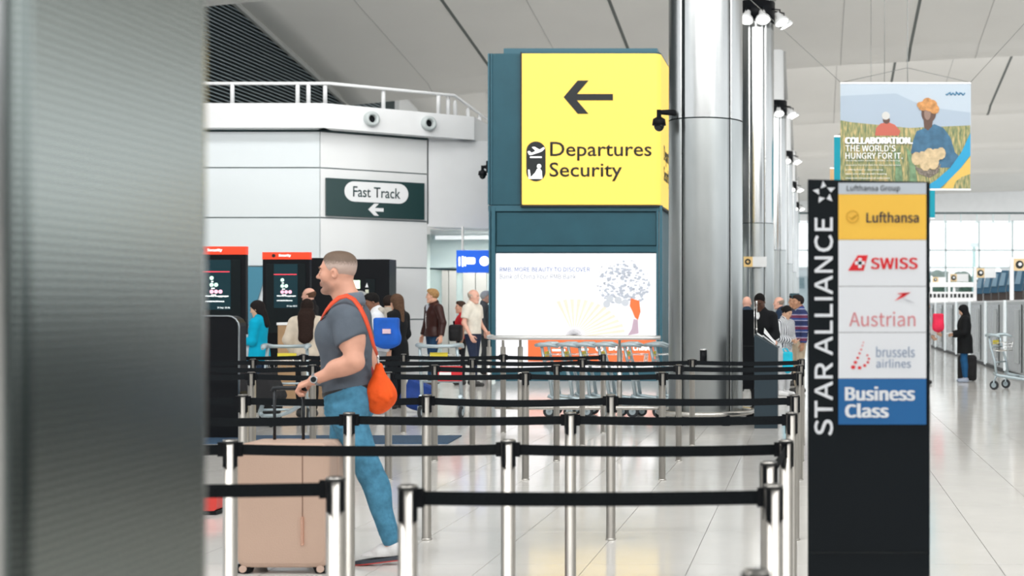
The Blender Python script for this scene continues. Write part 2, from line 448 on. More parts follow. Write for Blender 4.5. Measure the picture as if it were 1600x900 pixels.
# two ball jet nozzles
fdx, fdy = xfb-xfa, yfb-yfa
for px_, py_ in ((580,186),(669,193)):
    sl = (px_-PX)/F; u_ = (sl*yfa-xfa)/(fdx-sl*fdy); y = yfa+u_*fdy-.02
    x, zz = P(px_, py_, y); t = thing('ball_nozzle', 'round white air nozzle %s on the fascia' % ('left of its twin' if px_ < 600 else 'right of its twin, above the sign edge'), 'vent', (x, y, zz), math.atan2(fdy, fdx))
    rg = M(); prof = [(.10,-.10),(.16,-.09),(.165,-.03),(.15,.02)]
    vs = []
    for r, d in [(.08,.02),(.085,-.10),(.12,-.12),(.155,-.09),(.165,.0),(.165,.05)]:
        for k in range(24): vs.append((r*math.cos(k*math.pi/12), d, r*math.sin(k*math.pi/12)))
    rg.add(vs, [(a*24+k, a*24+(k+1)%24, (a+1)*24+(k+1)%24, (a+1)*24+k) for a in range(5) for k in range(24)], True)
    rg.build('ring', mat('nozzle_grey', (.55,.60,.60), .4), t)
    M().cyl((0,.0,0),(0,.04,0), .085, 20).build('throat', BLACK, t)
# lift lobby: back wall, two lift doors, glass panels, blue sign
LY = 36.0
tag(M().box(xb-2, xc+4.5, LY+.1, LY+.3, 0, zl+.0).build('wall_lobby', mat('lobby_pale_grey', (.66,.76,.74), .5)), kind='structure')
steel_d = mat('lift_steel', (.50,.50,.47), .4, .3, var=.05, vscale=2)
for n_, (a, b) in enumerate(((689,713),(723,760))):
    x0 = PXx(a, LY); x1 = PXx(b, LY)
    t = group_root('door_%d' % (n_+1))
    xm = PXx(743, LY) if n_ else (x0+x1)/2
    M().box(x0, xm-.01, LY, LY+.05, 0, PZ(422, LY)).build('leaf', steel_d, t)
    M().box(xm+.01, x1, LY, LY+.05, 0, PZ(422, LY)).build('leaf', steel_d, t)
    M().box(x0-.06, x1+.06, LY-.03, LY+.08, PZ(422, LY), PZ(418, LY)).build('frame', CHROME, t)
lg = mat('tinted_green_glass', (.72,.90,.87), .05, alpha=.35)
t = thing('lobby_glass_screen', 'pale green glass screen above the lift doors by the white wall', 'glass screen', (0,0,0))
x0, x1 = PXx(672, 32.4), PXx(790, 33.6)
M().hexa([(x0,32.4,PZ(419,32.4)),(x1,33.6,PZ(424,33.6)),(x1,33.63,PZ(424,33.6)),(x0,32.43,PZ(419,32.4))],[(x0,32.4,zl-.07),(x1,33.6,zl-.07),(x1,33.63,zl-.07),(x0,32.43,zl-.07)]).build('upper_pane', lg, t)
for a, b in ((672,690),(713,723)):
    M().box(PXx(a,33), PXx(b,33), 33, 33.03, 0, PZ(421,33)).build('side_pane', lg, t)
M().hexa([(x0,32.38,PZ(421,32.4)),(x1,33.58,PZ(426,33.6)),(x1,33.64,PZ(426,33.6)),(x0,32.44,PZ(421,32.4))],[(x0,32.38,PZ(418.5,32.4)),(x1,33.58,PZ(423.5,33.6)),(x1,33.64,PZ(423.5,33.6)),(x0,32.44,PZ(418.5,32.4))]).build('bottom_rail', DARKSEAL, t)
M().box(PXx(680,34), PXx(800,34), 34, 34.1, PZ(374,34), PZ(368,34)).build('light_strip', mat('lobby_light_strip', (1,1,1), .5, emit=1.2), t)
area('lobby_fill_light', (PXx(735,34.6), 34.6, zl-.15), (0,0,0), 2.2, 1.2, 110)  # area light added to brighten the lobby
t = thing('blue_sign', 'bright blue illuminated hanging sign with white symbols by the lift lobby', 'sign', (0,31.5,0))
bl = mat('sign_blue_lit', (.005,.10,.62), .4, emit=.55); wh = mat('sign_white_lit', (1,1,1), .4, emit=.75)
X0, X1 = PXx(713,31.5), PXx(790,31.5)
M().box(X0, X1, 0, .18, PZ(426,31.5), PZ(391,31.5)).build('panel', bl, t, bevel=.01)
M().prism(circle(PXx(757,31.5), PZ(408,31.5), .11, 28), -.012, 0).build('symbol', wh, t)
for k, px_ in enumerate((718,723,727)): M().prism(rrect(PXx(px_-1.4,31.5), PXx(px_+1.4,31.5), PZ(416+k%2,31.5), PZ(401-k%2,31.5), .018, 3), -.012, 0).build('symbol', wh, t)
M().prism(rrect(PXx(728,31.5), PXx(743,31.5), PZ(413,31.5), PZ(402,31.5), .05, 4), -.012, 0).build('symbol', wh, t)
M().box(X0+.1, X0+.14, .05, .12, PZ(391,31.5), zl-.05).build('hanger', STEEL2, t)

# Fast Track sign on the angled wall
d = Vector((xb-xa, yb_-YW)).normalized(); rz_ = math.atan2(d.y, d.x)
def along(s, off=-.03): return (xa+d.x*s+d.y*(-off)*-1*0, YW+d.y*s, 0)
t = thing('fast_track_sign', 'dark green wall sign reading Fast Track with a left arrow', 'sign', (xa, YW, 0), rz_)
L = (Vector((xb, yb_))-Vector((xa, YW))).length
sg = mat('sign_dark_green', (.012,.045,.045), .4)
s0, s1, z0, z1 = .11, L-.10, PZ(337, YW), PZ(277.5, YW)
M().box(s0, s1, -.07, -.005, z0, z1).build('panel', sg, t)
wmat = mat('sign_white_vinyl', (.86,.87,.88), .5)
cx = s0+(s1-s0)*.502; w_ = (s1-s0)*.325
zp0, zp1 = z0+(z1-z0)*.405, z0+(z1-z0)*.945
M().prism(rrect(cx-w_, cx+w_, zp0, zp1, (zp1-zp0)/2-.001, 10), -.078, -.07).build('white_pill', wmat, t)
text('Fast Track', cx-w_*.74, cx+w_*.74, zp0+(zp1-zp0)*.24, zp0+(zp1-zp0)*.76, -.082, sg, t, bold=.006, soft=True)
def arrow_left(cx, cz, w, h, th):
    """arrow outline pointing left, with cut-back head"""
    x0 = cx-w/2; x1 = cx+w/2; hh = h/2; e = w*.46
    return [(x0,cz),(x0+hh*1.02,cz-hh),(x0+hh*1.02+th*1.35,cz-hh),(x0+hh*.62+th*.9,cz-th/2),(x1,cz-th/2),(x1,cz+th/2),(x0+hh*.62+th*.9,cz+th/2),(x0+hh*1.02+th*1.35,cz+hh),(x0+hh*1.02,cz+hh)]
M().prism(arrow_left(cx-.02, z0+(z1-z0)*.215, .34, .26, .075), -.078, -.07).build('arrow', wmat, t)
# blue and white wall graphic between the kiosks
t = tag(M().prism([(PXx(376,29.95),PZ(520,29.95)),(PXx(392,29.95),PZ(505,29.95)),(PXx(411,29.95),PZ(440,29.95)),(PXx(411,29.95),PZ(417,29.95)),(PXx(376,29.95),PZ(417,29.95))], 29.93, 29.985).build('wall_graphic', mat('graphic_blue', (.06,.23,.33), .4)), 'blue slanted wall graphic between the two screen kiosks', 'poster')
# black portal behind the kiosks with green lit sign
t = thing('black_portal', 'wide black cabinet against the white wall behind the kiosks', 'cabinet', (0,29.2,0))
Y_ = 29.2
M().box(PXx(484,Y_), PXx(535,Y_), 0, .5, 0, PZ(403,Y_)).build('body', BLACK, t)
M().box(PXx(536,Y_), PXx(608,Y_), .02, .5, 0, PZ(405,Y_)).build('door', BLACK, t)
M().box(PXx(571,Y_), PXx(586,Y_), 0, .02, PZ(478,Y_), PZ(436,Y_)).build('panel', BLACKG, t)
M().box(PXx(549,Y_), PXx(562,Y_), -.02, .02, PZ(451,Y_), PZ(438,Y_)).build('lit_sign', mat('exit_lit', (.75,.95,.72), .4, emit=1.0), t)
M().prism([(PXx(571,Y_),PZ(449,Y_)),(PXx(575.5,Y_),PZ(449,Y_)),(PXx(573.4,Y_),PZ(442,Y_))], -.012, 0).build('symbol', wmat, t)
M().box(PXx(571,Y_), PXx(576,Y_), -.012, 0, PZ(458,Y_), PZ(452.5,Y_)).build('symbol', mat('cream', (.6,.62,.5), .5), t)

# ---------------------------------------------------------------- steel columns
def lamp_collar(root, r, z, n_l):
    M().lathe([(r,-.28),(r+.05,-.28),(r+.05,.25),(r,.25)], 40, (0,0,z)).build('lamp_collar', BLACK, root)
    for k, (ax, ay) in enumerate(n_l):
        a = math.atan2(ay, ax); l = r+.28
        c = Vector((math.cos(a)*l, math.sin(a)*l, z-.22)); dd = Vector((math.cos(a)*.35, math.sin(a)*.35, -.62)).normalized()
        lm = M(); lm.tube([c-dd*.16, c-dd*.02, c+dd*.05, c+dd*.12], [.07,.10,.17,.20], 16); o = lm.build('spotlight', WHITE, root)
        M().tube([c+dd*.121, c+dd*.13], [.16,.16], 16).build('lens', mat('lamp_lens', (1,.99,.96), .4, emit=3.0), o)
        M().tube([(math.cos(a)*r, math.sin(a)*r, z+.05), tuple(c+Vector((0,0,.22))), tuple(c)], .02, 6).build('bracket', BLACK, o)
def col_profile(root, r, seams, z0, z1, m, name='cladding', rs=None):
    a = sorted(seams)
    for k in range(len(a)):
        a0 = a[k]+1.1; a1 = (a[k+1] if k+1 < len(a) else a[0]+360)-1.1
        n = max(4, int((a1-a0)/6)); ps = [math.radians(a0+(a1-a0)*q/n) for q in range(n+1)]
        vs = [(math.cos(t)*r, math.sin(t)*r, z0) for t in ps]+[(math.cos(t)*r, math.sin(t)*r, z1) for t in ps]
        N = n+1
        fs = [(q, q+1, q+1+N, q+N) for q in range(n)]
        vs += [(math.cos(t)*(r-.04), math.sin(t)*(r-.04), z) for z in (z0, z1) for t in (ps[0], ps[-1])]
        e = 2*N
        mm = M(); mm.add(vs, fs, True)
        mm.f += [(e, 0, N, e+2), (N-1, e+1, e+3, 2*N-1)]; mm.fm += [0,0]; mm.sm += [False, False]
        mm.build(name, m, root)
colm = mat('column_steel', (.50,.51,.51), .24, 1.0, var=.09, vscale=2.2, stretch=(1,1,.25), bump=.05, bscale=3)
colm2 = mat('column_steel_matt', (.42,.44,.44), .33, 1.0, var=.12, vscale=2.2, stretch=(1,1,.35))
ZS1 = PZ(183, 18.2)
t = thing('steel_column', 'large shiny steel-clad column beside the yellow sign, nearest of the column row', 'column', (-1.40, 18.7, 0), 0, 'steel columns')
M().lathe([(.44,0),(.44,13.6)], 48).build('core', DARKSEAL, t)
seams = [-46, -124, 20, 100, 170]
col_profile(t, .485, seams, .03, ZS1-.008, colm2)
col_profile(t, .485, seams, ZS1+.008, 13.4, colm)
# bumper ring and its feet
rg = M(); rg.tube([(math.cos(k*math.pi/24)*.62, math.sin(k*math.pi/24)*.62, .145) for k in range(48)], .035, 10, closed=True); rg.build('bumper_ring', STEEL, t)
for a in (-60, -120, -10, 190, 60, 120):
    x, y = math.cos(math.radians(a)), math.sin(math.radians(a)); M().box(x*.60-.05, x*.60+.05, y*.60-.05, y*.60+.05, 0, .13).build('bumper_foot', BLACK, t)
for k in range(1, 6):
    Y_ = 18.7+17.3*k; z = PZ(20, 36.0)-.0
    nm = ['second', 'third', 'fourth', 'fifth', 'sixth'][k-1]
    t = thing('steel_column', 'pale steel column with a collar of spotlights, %s in the column row' % nm, 'column', (-1.40, Y_, 0), 0, 'steel columns')
    M().lathe([(.40,0),(.40,z)], 40).build('core', DARKSEAL, t)
    col_profile(t, .43, [-62, 40, 150, 250], .03, 3.6, colm2); col_profile(t, .43, [-62, 40, 150, 250], 3.615, z-.3, colm)
    M().lathe([(.40,z-.3),(.40,z+.25),(.36,z+.3),(.30,13.3)], 32).build('upper_shaft', WHITE, t)
    lamp_collar(t, .41, z, [(-.35,-1),(.25,-1),(1,-.6),(1,.1)])
    M().tube([(.42,0,z+.3),(.25,0,12.9)], .07, 8).build('strut', mat('strut_grey', (.35,.35,.34), .5), t)
# flag sign on second column
t = thing('column_flag_sign', 'small white sign with a round black symbol on the second column', 'sign', (0,35.4,0))
M().box(PXx(1162,35.4), PXx(1198,35.4), 0, .05, PZ(417,35.4), PZ(401,35.4)).build('panel', wmat, t)
M().box(PXx(1162,35.4), PXx(1176,35.4), -.005, 0, PZ(417,35.4), PZ(401,35.4)).build('yellow_patch', mat('pale_amber', (.9,.62,.25), .5), t)
M().prism(circle(PXx(1168.5,35.4), PZ(409,35.4), .075, 20), -.012, -.005).build('symbol', SIGNBLK, t)
M().prism(arrow_left(PXx(1168.5,35.4), PZ(409,35.4), .08, .07, .02), -.016, -.012).build('arrow', mat('pale_amber', (.9,.62,.25)), t)
# near embossed pillar at the left of the frame
pm = mat('embossed_steel', (.30,.32,.31), .20, 1.0)
nt = pm.node_tree; b = nt.nodes['Principled BSDF']; tcn = nt.nodes.new('ShaderNodeTexCoord'); mp = nt.nodes.new('ShaderNodeMapping'); mp.inputs['Scale'].default_value = (1,1,.8)
wv = nt.nodes.new('ShaderNodeTexVoronoi'); wv.inputs['Scale'].default_value = 120; wv.inputs['Randomness'].default_value = .0
nt.links.new(tcn.outputs['Object'], mp.inputs[0]); nt.links.new(mp.outputs[0], wv.inputs['Vector'])
bp = nt.nodes.new('ShaderNodeBump'); bp.inputs['Strength'].default_value = .25; bp.inputs['Distance'].default_value = .002
nt.links.new(wv.outputs['Distance'], bp.inputs['Height']); nt.links.new(bp.outputs[0], b.inputs['Normal'])
vr = nt.nodes.new('ShaderNodeValToRGB'); vr.color_ramp.elements[0].color = (.50,.53,.50,1); vr.color_ramp.elements[1].color = (.10,.125,.12,1)
vr.color_ramp.elements[0].position = .1; vr.color_ramp.elements[1].position = .7
nt.links.new(wv.outputs['Distance'], vr.inputs[0]); nt.links.new(vr.outputs[0], b.inputs['Base Color'])
t = thing('embossed_pillar', 'tall pillar clad in embossed steel very close on the left', 'pillar', (0,0,0), 0)
xr = PXx(333, 2.14); yn = (xr)*F/(52-PX)
poly = [(xr-.5, 2.14)]+[(xr-.03+.03*math.sin(math.radians(a)), 2.11+.03*math.cos(math.radians(a))) for a in (0,30,60,90)][0:]
poly += [(xr-.03+.03*math.cos(math.radians(a)), yn-.0+.03*math.sin(math.radians(a))) for a in (0,-20,-40,-60,-80,-90)]+[(xr-.5, yn-.03)]
poly = poly[::-1]
n = len(poly)
M().prismz(poly, 0, 4.2).build('cladding', pm, t)
M().box(xr-.52, xr+.01, yn-.04, 2.15, 0, .12).build('plinth', STEEL, t)
M().tube([(xr-.035, yn-.032, 0), (xr-.035, yn-.032, 4.2)], .018, 10).build('corner_bead', STEEL2, t)
# ================================================================ OBJECTS
# ---- queue posts
def make_post():
    t = thing('queue_post', '', 'barrier post')
    M().tube([(0,0,0),(0,0,.012),(0,0,.012),(0,0,.95)], [.034,.034,.0305,.0305], 24).build('pole', STEEL, t)
    M().lathe([(0,.952),(.022,.952),(.0325,.946),(.0325,.938),(.0305,.936)], 24).build('cap', mat('post_cap_dark', (.05,.05,.05), .35, .6), t)
    for a in range(4):
        c, s_ = math.cos(a*math.pi/2-.45), math.sin(a*math.pi/2-.45)
        m = M(); q = .0085
        def R(x, y, z): return (x*c-y*s_, x*s_+y*c, z)
        m.hexa([R(.026,-q,.835),R(.0335,-q,.835),R(.0335,q,.835),R(.026,q,.835)], [R(.026,-q,.938),R(.0335,-q,.938),R(.0335,q,.938),R(.026,q,.938)])
        m.build('belt_slot', BLACK, t)
    return t
post0 = make_post(); post_used = False
def place_post(x, y, label, rz=0.0):
    global post_used
    if not post_used:
        post_used = True; post0.location = (x, y, 0); post0.rotation_euler = (0,0,rz); post0['label'] = label; post0['group'] = 'queue barrier posts'; return post0
    p = dup(post0, (x, y, 0), rz, label); p['group'] = 'queue barrier posts'; return p
def belt(post, dx, dy, sag=.014):
    """fabric belt from this post to its neighbour, a part of the post it runs out of"""
    L_ = math.hypot(dx, dy); ux, uy = dx/L_, dy/L_; nx, ny = -uy, ux
    m = M(); N = 14; vs = []
    for i in range(N+1):
        s_ = .034+(L_-.068)*i/N; u = s_/L_; dz = -4*sag*u*(1-u)
        tw = .0012
        for o_, z in ((-tw,.886),(-tw,.932),(tw,.932),(tw,.886)):
            vs.append((ux*s_+nx*o_, uy*s_+ny*o_, z+dz))
    fs = []
    for i in range(N):
        for c in range(4): fs.append((i*4+c, i*4+(c+1)%4, (i+1)*4+(c+1)%4, (i+1)*4+c))
    fs += [(3,2,1,0), (N*4, N*4+1, N*4+2, N*4+3)]
    m.add(vs, fs); b_ = m.build('belt', BELT, post)
    for s_ in (.030, L_-.052):
        m = M()
        a = (ux*s_-nx*.009, uy*s_-ny*.009); b = (ux*(s_+.022)-nx*.009, uy*(s_+.022)-ny*.009); c = (ux*(s_+.022)+nx*.009, uy*(s_+.022)+ny*.009); d = (ux*s_+nx*.009, uy*s_+ny*.009)
        m.hexa([(*q,.878) for q in (a,b,c,d)], [(*q,.940) for q in (a,b,c,d)])
        m.build('belt_clip', BLACK, b_)
X0 = -.113
rows = [('second row from the front', 6.16, [0,1,2,3], None), ('third row from the front', 7.75, [0,1,2,3], None), ('fourth row from the front', 9.3, [0,1,2,3,4], None),
        ('fifth row from the front', 12.5, [0,1,2,3,4,5], None), ('sixth row from the front', 14.03, [0,1,2,3,4,5], None), ('seventh row from the front', 15.6, [0,1,2,3,4,5,6], None),
        ('farthest row', 17.15, [2,3,4,5,6], None)]
ordn = ['first', 'second', 'third', 'fourth', 'fifth', 'sixth', 'seventh']
for nm, y, ks, _ in rows:
    xs = [X0-1.204*k for k in ks]
    for i, x in enumerate(xs):
        lab = 'steel queue post in the %s, %s from its right end' % (nm, ordn[i])
        p = place_post(x, y+random.uniform(-.01,.01), lab)
        if i+1 < len(xs): belt(p, xs[i+1]-x, 0, .008+.010*random.random())
p = place_post(PXx(1208,4.62), 4.62, 'steel queue post at the right end of the nearest belt')
pl_ = place_post(PXx(637,4.60), 4.60, 'steel queue post at the left end of the nearest belt')
belt(pl_, p.location.x-pl_.location.x, .02, .006)
p = place_post(PXx(1201,5.3), 5.3, 'steel queue post just behind the right end of the nearest belt')
belt(p, X0-p.location.x, 6.16-5.3, .01)
p = place_post(PXx(524,4.82), 4.82, 'steel queue post standing right before the beige suitcase')
belt(p, -1.2, -.02, .006); place_post(p.location.x-1.2, 4.80, 'steel queue post hidden behind the embossed pillar')
place_post(PXx(1181,3.12), 3.12, 'steel queue post nearest the camera, only its cap in view')
# black belt cassette mounted on the column
t = thing('belt_cassette', 'small black round belt holder mounted low on the large steel column', 'barrier fitting', (PXx(1099,18.15), 18.15, PZ(567,18.15)))
M().tube([(0,0,0),(0,0,.165)], .045, 16).build('body', BLACK, t); M().box(-.03,.03,.0,.09,.03,.13).build('bracket', BLACK, t)
M().lathe([(0,.18),(.04,.178),(.047,.17),(.045,.162)], 16).build('cap', STEEL2, t)

# ---- big departures totem
Y_ = 29.0
xl, xr_ = PXx(763, Y_), PXx(1035, Y_)
t = thing('departures_totem', 'tall dark teal totem carrying the yellow Departures Security box', 'totem', (0, Y_, 0))
def q(px, py): return (PXx(px, Y_), PZ(py, Y_))
ztop = PZ(84, Y_); D = 2.75
M().box(q(770,0)[0], q(1027,0)[0], .08, D, PZ(588,Y_), ztop-.02).build('body', TEAL, t)
M().box(q(787,0)[0], q(1027,0)[0], .0, D-.3, ztop-.02, PZ(75.5,Y_)).build('top_plate', TEALL, t)
M().box(q(763,0)[0], q(817,0)[0], -.02, D, PZ(320,Y_), ztop).build('side_panel', TEAL, t)
M().box(q(763,0)[0], q(765.5,0)[0], -.05, -.02, PZ(320,Y_), ztop).box(q(768,0)[0], q(769.5,0)[0], -.05, -.02, PZ(320,Y_), ztop).build('side_rib', TEALL, t)
# lower frame
m = M()
for a, b in ((764,766.5),(768,774),(1026,1029),(1031,1035)): m.box(q(a,0)[0], q(b,0)[0], -.03, .1, PZ(588,Y_), PZ(323,Y_))
m.build('upright_trim', TEALL, t)
M().box(q(763,0)[0], q(1035,0)[0], -.01, .1, PZ(330,Y_), PZ(321,Y_)).build('ledge', TEALL, t)
M().box(q(776,0)[0], q(1025,0)[0], .02, .1, PZ(383,Y_), PZ(332,Y_)).build('blank_panel', TEAL, t)
M().box(q(775,0)[0], q(1026,0)[0], -.01, .1, PZ(394,Y_), PZ(385,Y_)).build('ledge', TEAL, t)
M().box(q(774,0)[0], q(1035,0)[0], 0, D, 0.0, PZ(576,Y_)).build('plinth', TEALL, t)
# yellow box with rounded corner
x0, x1 = q(817,0)[0], q(1022,0)[0]; z0, z1 = PZ(320,Y_), PZ(85,Y_)
xe = x1+.14; R_ = .16
poly = [(x0, -.10)]+[(xe-R_+R_*math.sin(math.radians(a)), -.10+R_-R_*math.cos(math.radians(a))) for a in range(0, 91, 15)]+[(xe, D-.1), (x0, D-.1)]
yb2 = M().prismz(poly, z0, z1).build('yellow_box', YELLOW, t)
M().prismz([(p_[0], p_[1]) for p_ in poly], z0-.05, z0-.012).build('yellow_box_base', SIGNBLK, t)
M().prismz([(p_[0], p_[1]) for p_ in poly], z1+.002, z1+.03).build('yellow_box_lid', TEAL, t)
M().box(x0-.03, x0, -.11, 0, z0-.05, z1+.03).build('edge_trim', SIGNBLK, t)
def ar(cx, cz, w, h): 
    pts = [(882,153),(904,127),(921,127),(903,148),(959,148),(959,158),(903,158),(921,179),(904,179)]
    return [q(a, b) for a, b in pts]
M().prism(ar(0,0,0,0)[::1], -.112, -.10).build('arrow', SIGNBLK, t)
a0, a1 = q(861,0)[0], q(1019,0)[0]
text('Departures', a0, a1, PZ(252,Y_), PZ(222.5,Y_), -.104, SIGNBLK, t, bold=.010, soft=True)
text('Security', q(860,0)[0], q(973,0)[0], PZ(284,Y_), PZ(254.5,Y_), -.104, SIGNBLK, t, bold=.010, soft=True)
ic = M().prism(rrect(q(824,0)[0], q(854,0)[0], PZ(284,Y_), PZ(222,Y_), q(854,0)[0]-q(839.2,0)[0], 10), -.112, -.10).build('pictogram', SIGNBLK, t)
# plane taking off, its runway line, and the seated figure with belt
M().prism([q(826,238),q(829,237),q(832,240),(q(839,237)),q(833,231),q(837,230.5),q(845,235),q(851,231),q(852.5,233),q(848,237.5),q(832,243),q(829,243)][::-1], -.118, -.112).build('white_plane', wh, ic)
M().box(q(830,0)[0], q(848,0)[0], -.118, -.112, PZ(247.5,Y_), PZ(245.5,Y_)).build('white_line', wh, ic)
M().prism([q(827,266),q(829,266),q(831,278),q(838,271),q(841,265),q(845,264),q(848,268),q(849,280),q(828,280)], -.118, -.112).build('white_figure', wh, ic)
M().prism(circle(*q(844,260.5), .042, 14), -.118, -.112).build('white_figure', wh, ic)
# lettering on the right-hand face, seen edge on
xs_ = xe+.004
text('Departures', .55, D-.6, PZ(252,Y_)-.02, PZ(222,Y_), xs_, SIGNBLK, t, axis='x', bold=.008, soft=True)
text('Security', .55, D-1.1, PZ(284,Y_)-.02, PZ(255,Y_), xs_, SIGNBLK, t, axis='x', bold=.008, soft=True)
# backlit advert on the front
adw = mat('advert_white_backlit', (.80,.80,.83), .5, emit=.34, spec=.2)
ad = M().box(q(775,0)[0], q(1025,0)[0], -.004, .1, PZ(575,Y_), PZ(396,Y_)).build('advert_screen', adw, t)
def adm(name, col, e=.5): return mat('ad_'+name, tuple(v*.8 for v in col), .5, emit=e*.55, spec=.2)
org = adm('orange', (.95,.20,.07)); adb = adm('blue', (.08,.16,.42), .2); adg = adm('grey', (.36,.40,.47), .25); adt = adm('tan', (.98,.80,.66), .45)
M().box(q(825,0)[0], q(1025,0)[0], -.008, -.004, PZ(565,Y_), PZ(531,Y_)).build('orange_band', org, ad)
text('RMB: MORE BEAUTY TO DISCOVER', q(781,0)[0], q(922,0)[0], PZ(424.5,Y_), PZ(417.5,Y_), -.008, adb, ad)
text('Bank of China Your RMB Bank', q(781,0)[0], q(900,0)[0], PZ(436,Y_), PZ(427.5,Y_), -.008, adg, ad)
text('BANK OF CHINA', q(952,0)[0], q(1015,0)[0], PZ(547.5,Y_), PZ(539,Y_), -.012, wh, ad, bold=.02)
ringm = M(); cx, cz = q(937,543); 
ringm.prism(circle(cx, cz, .085, 24), -.012, -.008); rb = ringm.build('bank_emblem', wh, ad)
M().prism(circle(cx, cz, .062, 24), -.014, -.012).build('emblem_ring', org, rb)
M().box(cx-.014, cx+.014, -.016, -.014, cz-.065, cz+.065).box(cx-.035, cx+.035, -.016, -.014, cz-.028, cz+.028).build('emblem_mark', wh, rb)
# folding fan
fan = M(); fc = q(897, 528)
for k in range(13):
    a = math.radians(8+k*8.2); a2 = a+math.radians(4.6)
    r0, r1 = .22, (1.02 if k > 1 else 1.05)
    fan.prism([(fc[0]+r0*math.cos(a), fc[1]+r0*math.sin(a)), (fc[0]+r1*math.cos(a), fc[1]+r1*.78*math.sin(a)), (fc[0]+r1*math.cos(a2), fc[1]+r1*.78*math.sin(a2)), (fc[0]+r0*math.cos(a2), fc[1]+r0*math.sin(a2))], -.008, -.004)
tag(fan.build('fan_print', adt, ad), kind='stuff')
fr_ = M()
for k in range(15):
    a = math.radians(25+k*9.5); c_, s_ = math.cos(a), math.sin(a)
    fr_.prism([(fc[0]+.03*c_-.004*s_, fc[1]+.03*s_+.004*c_), (fc[0]+.03*c_+.004*s_, fc[1]+.03*s_-.004*c_), (fc[0]+.19*c_+.004*s_, fc[1]+.19*s_-.004*c_), (fc[0]+.19*c_-.004*s_, fc[1]+.19*s_+.004*c_)], -.008, -.004)
tag(fr_.build('fan_print', adm('dark', (.12,.12,.14), .15), ad), kind='stuff')
# head-dress of blossoms, orange ribbon
bl_ = M(); rnd = random.Random(3)
for k in range(230):
    a = rnd.uniform(0, 6.28); r = math.sqrt(rnd.random()); x, z_ = q(975+40*r*math.cos(a), 440-34*r*math.sin(a)+abs(math.cos(a))*6)
    s_ = rnd.uniform(.015,.045); bl_.prism(circle(x, z_, s_, 6, rz=s_*rnd.uniform(.4,1)), -.008-.0001*k/10, -.004)
tag(bl_.build('blossom_print', adm('silver', (.50,.54,.62), .38), ad), kind='stuff')
bl_ = M()
for k in range(60):
    a = rnd.uniform(0, 6.28); r = math.sqrt(rnd.random()); x, z_ = q(972+42*r*math.cos(a), 440-36*r*math.sin(a))
    an = rnd.uniform(0, 3.1); dx, dz = math.cos(an)*.035, math.sin(an)*.035
    bl_.prism([(x-dx,z_-dz),(x+dz*.15,z_-dx*.15),(x+dx,z_+dz),(x-dz*.15,z_+dx*.15)], -.012, -.008)
tag(bl_.build('blossom_print', adm('darkgrey', (.25,.27,.32), .2), ad), kind='stuff')
for k, (a, b) in enumerate(((953,467),(966,469),(977,473),(948,475))): M().prism(circle(*q(a,b), .075, 16), -.012-.001*k, -.008).build('ornament_print', adm('silver2', (.62,.66,.72), .35), ad)
M().prism([q(986,466),q(999,470),q(1001,487),q(997,500),q(992,496),q(988,486),q(984,478)][::-1], -.014, -.008).build('ribbon_print', org, ad)
M().prism([q(990,498),q(997,500),q(998,521),q(981,524),q(987,514)][::-1], -.013, -.008).build('ribbon_print', adm('mauve', (.60,.45,.55), .3), ad)
for k, (a, b, w) in enumerate(((863,541,26),(863,547,22),(903,541,14),(908,546,12))):
    mm = M()
    for j in range(int(w/3)): mm.box(q(a+j*3,0)[0], q(a+j*3+2.2,0)[0], -.011, -.008, PZ(b+1.6,Y_), PZ(b-1.6,Y_))
    tag(mm.build('small_print', wh, ad), kind='stuff')

# ---- security cameras
def cctv(name_label, base, end, drop):
    t = thing('security_camera', name_label, 'camera', base)
    b = Vector(base); e = Vector(end)-b
    M().tube([(0,0,0), tuple(e*.98)], [.05,.028], 10).build('arm', BLACK, t)
    M().box(-.03, .03, -.07, .07, -.12, .12).build('wall_plate', BLACK, t)
    h = M(); c = tuple(e)
    h.tube([(e.x,e.y,e.z+.03),(e.x,e.y,e.z-.06),(e.x,e.y,e.z-.09),(e.x,e.y,e.z-.17)], [.03,.03,.08,.09], 20); h.build('housing', BLACK, t)
    g = M(); g.ell((e.x,e.y,e.z-.17), (.068,.068,.08), 18, 10); g.build('dome', BLACKG, t)
Yc = 18.45
x0, z0 = P(1059,176,Yc); x1, z1 = P(1031,177,Yc)
cctv('black dome security camera on an arm of the large steel column', (x0+.02,Yc,z0), (x1,Yc-.1,z1), .1)
x0, z0 = P(763,261,29.2); x1, z1 = P(754,261,29.2)
cctv('black dome security camera on the left edge of the dark totem', (x0,29.2,z0), (x1,29.2,z1), .1)

# ---- airline sign in front on the right
Y_ = 5.5
t = thing('airline_sign', 'tall black check-in sign headed Star Alliance with stacked airline panels', 'sign', (0, Y_, 0))
def q(px, py): return (PXx(px, Y_), PZ(py, Y_))
XL, XR = q(1262,0)[0], q(1453,0)[0]
sbl = mat('sign_black', (.006,.009,.012), .4, spec=.2)
M().prism([(XL, .0), (XR, .0), (XR, PZ(284,Y_)), (XL, PZ(280,Y_))], 0, .07).build('body', sbl, t, bevel=.003)
M().box(XL-.05, XR+.05, -.12, .19, 0, .02).build('foot_plate', sbl, t)
M().box(XL+.01, XR-.01, -.004, 0, PZ(864,Y_), PZ(862,Y_)).build('seam', BLACKG, t)
def pan(py0, py1, m, name='panel'): 
    return M().box(q(1310,0)[0], q(1447,0)[0], -.008, 0, PZ(py1,Y_), PZ(py0,Y_)).build(name, m, t)
PW = mat('panel_white', (.80,.82,.86), .45); 
g_ = pan(286, 303.6, mat('panel_grey', (.55,.60,.66), .5))
text('Lufthansa Group', q(1323,0)[0], q(1406,0)[0], PZ(301,Y_), PZ(289.5,Y_), -.009, sbl, g_, depth=.0015)
y_ = pan(304, 374.6, mat('panel_amber', (.95,.56,.07), .45))
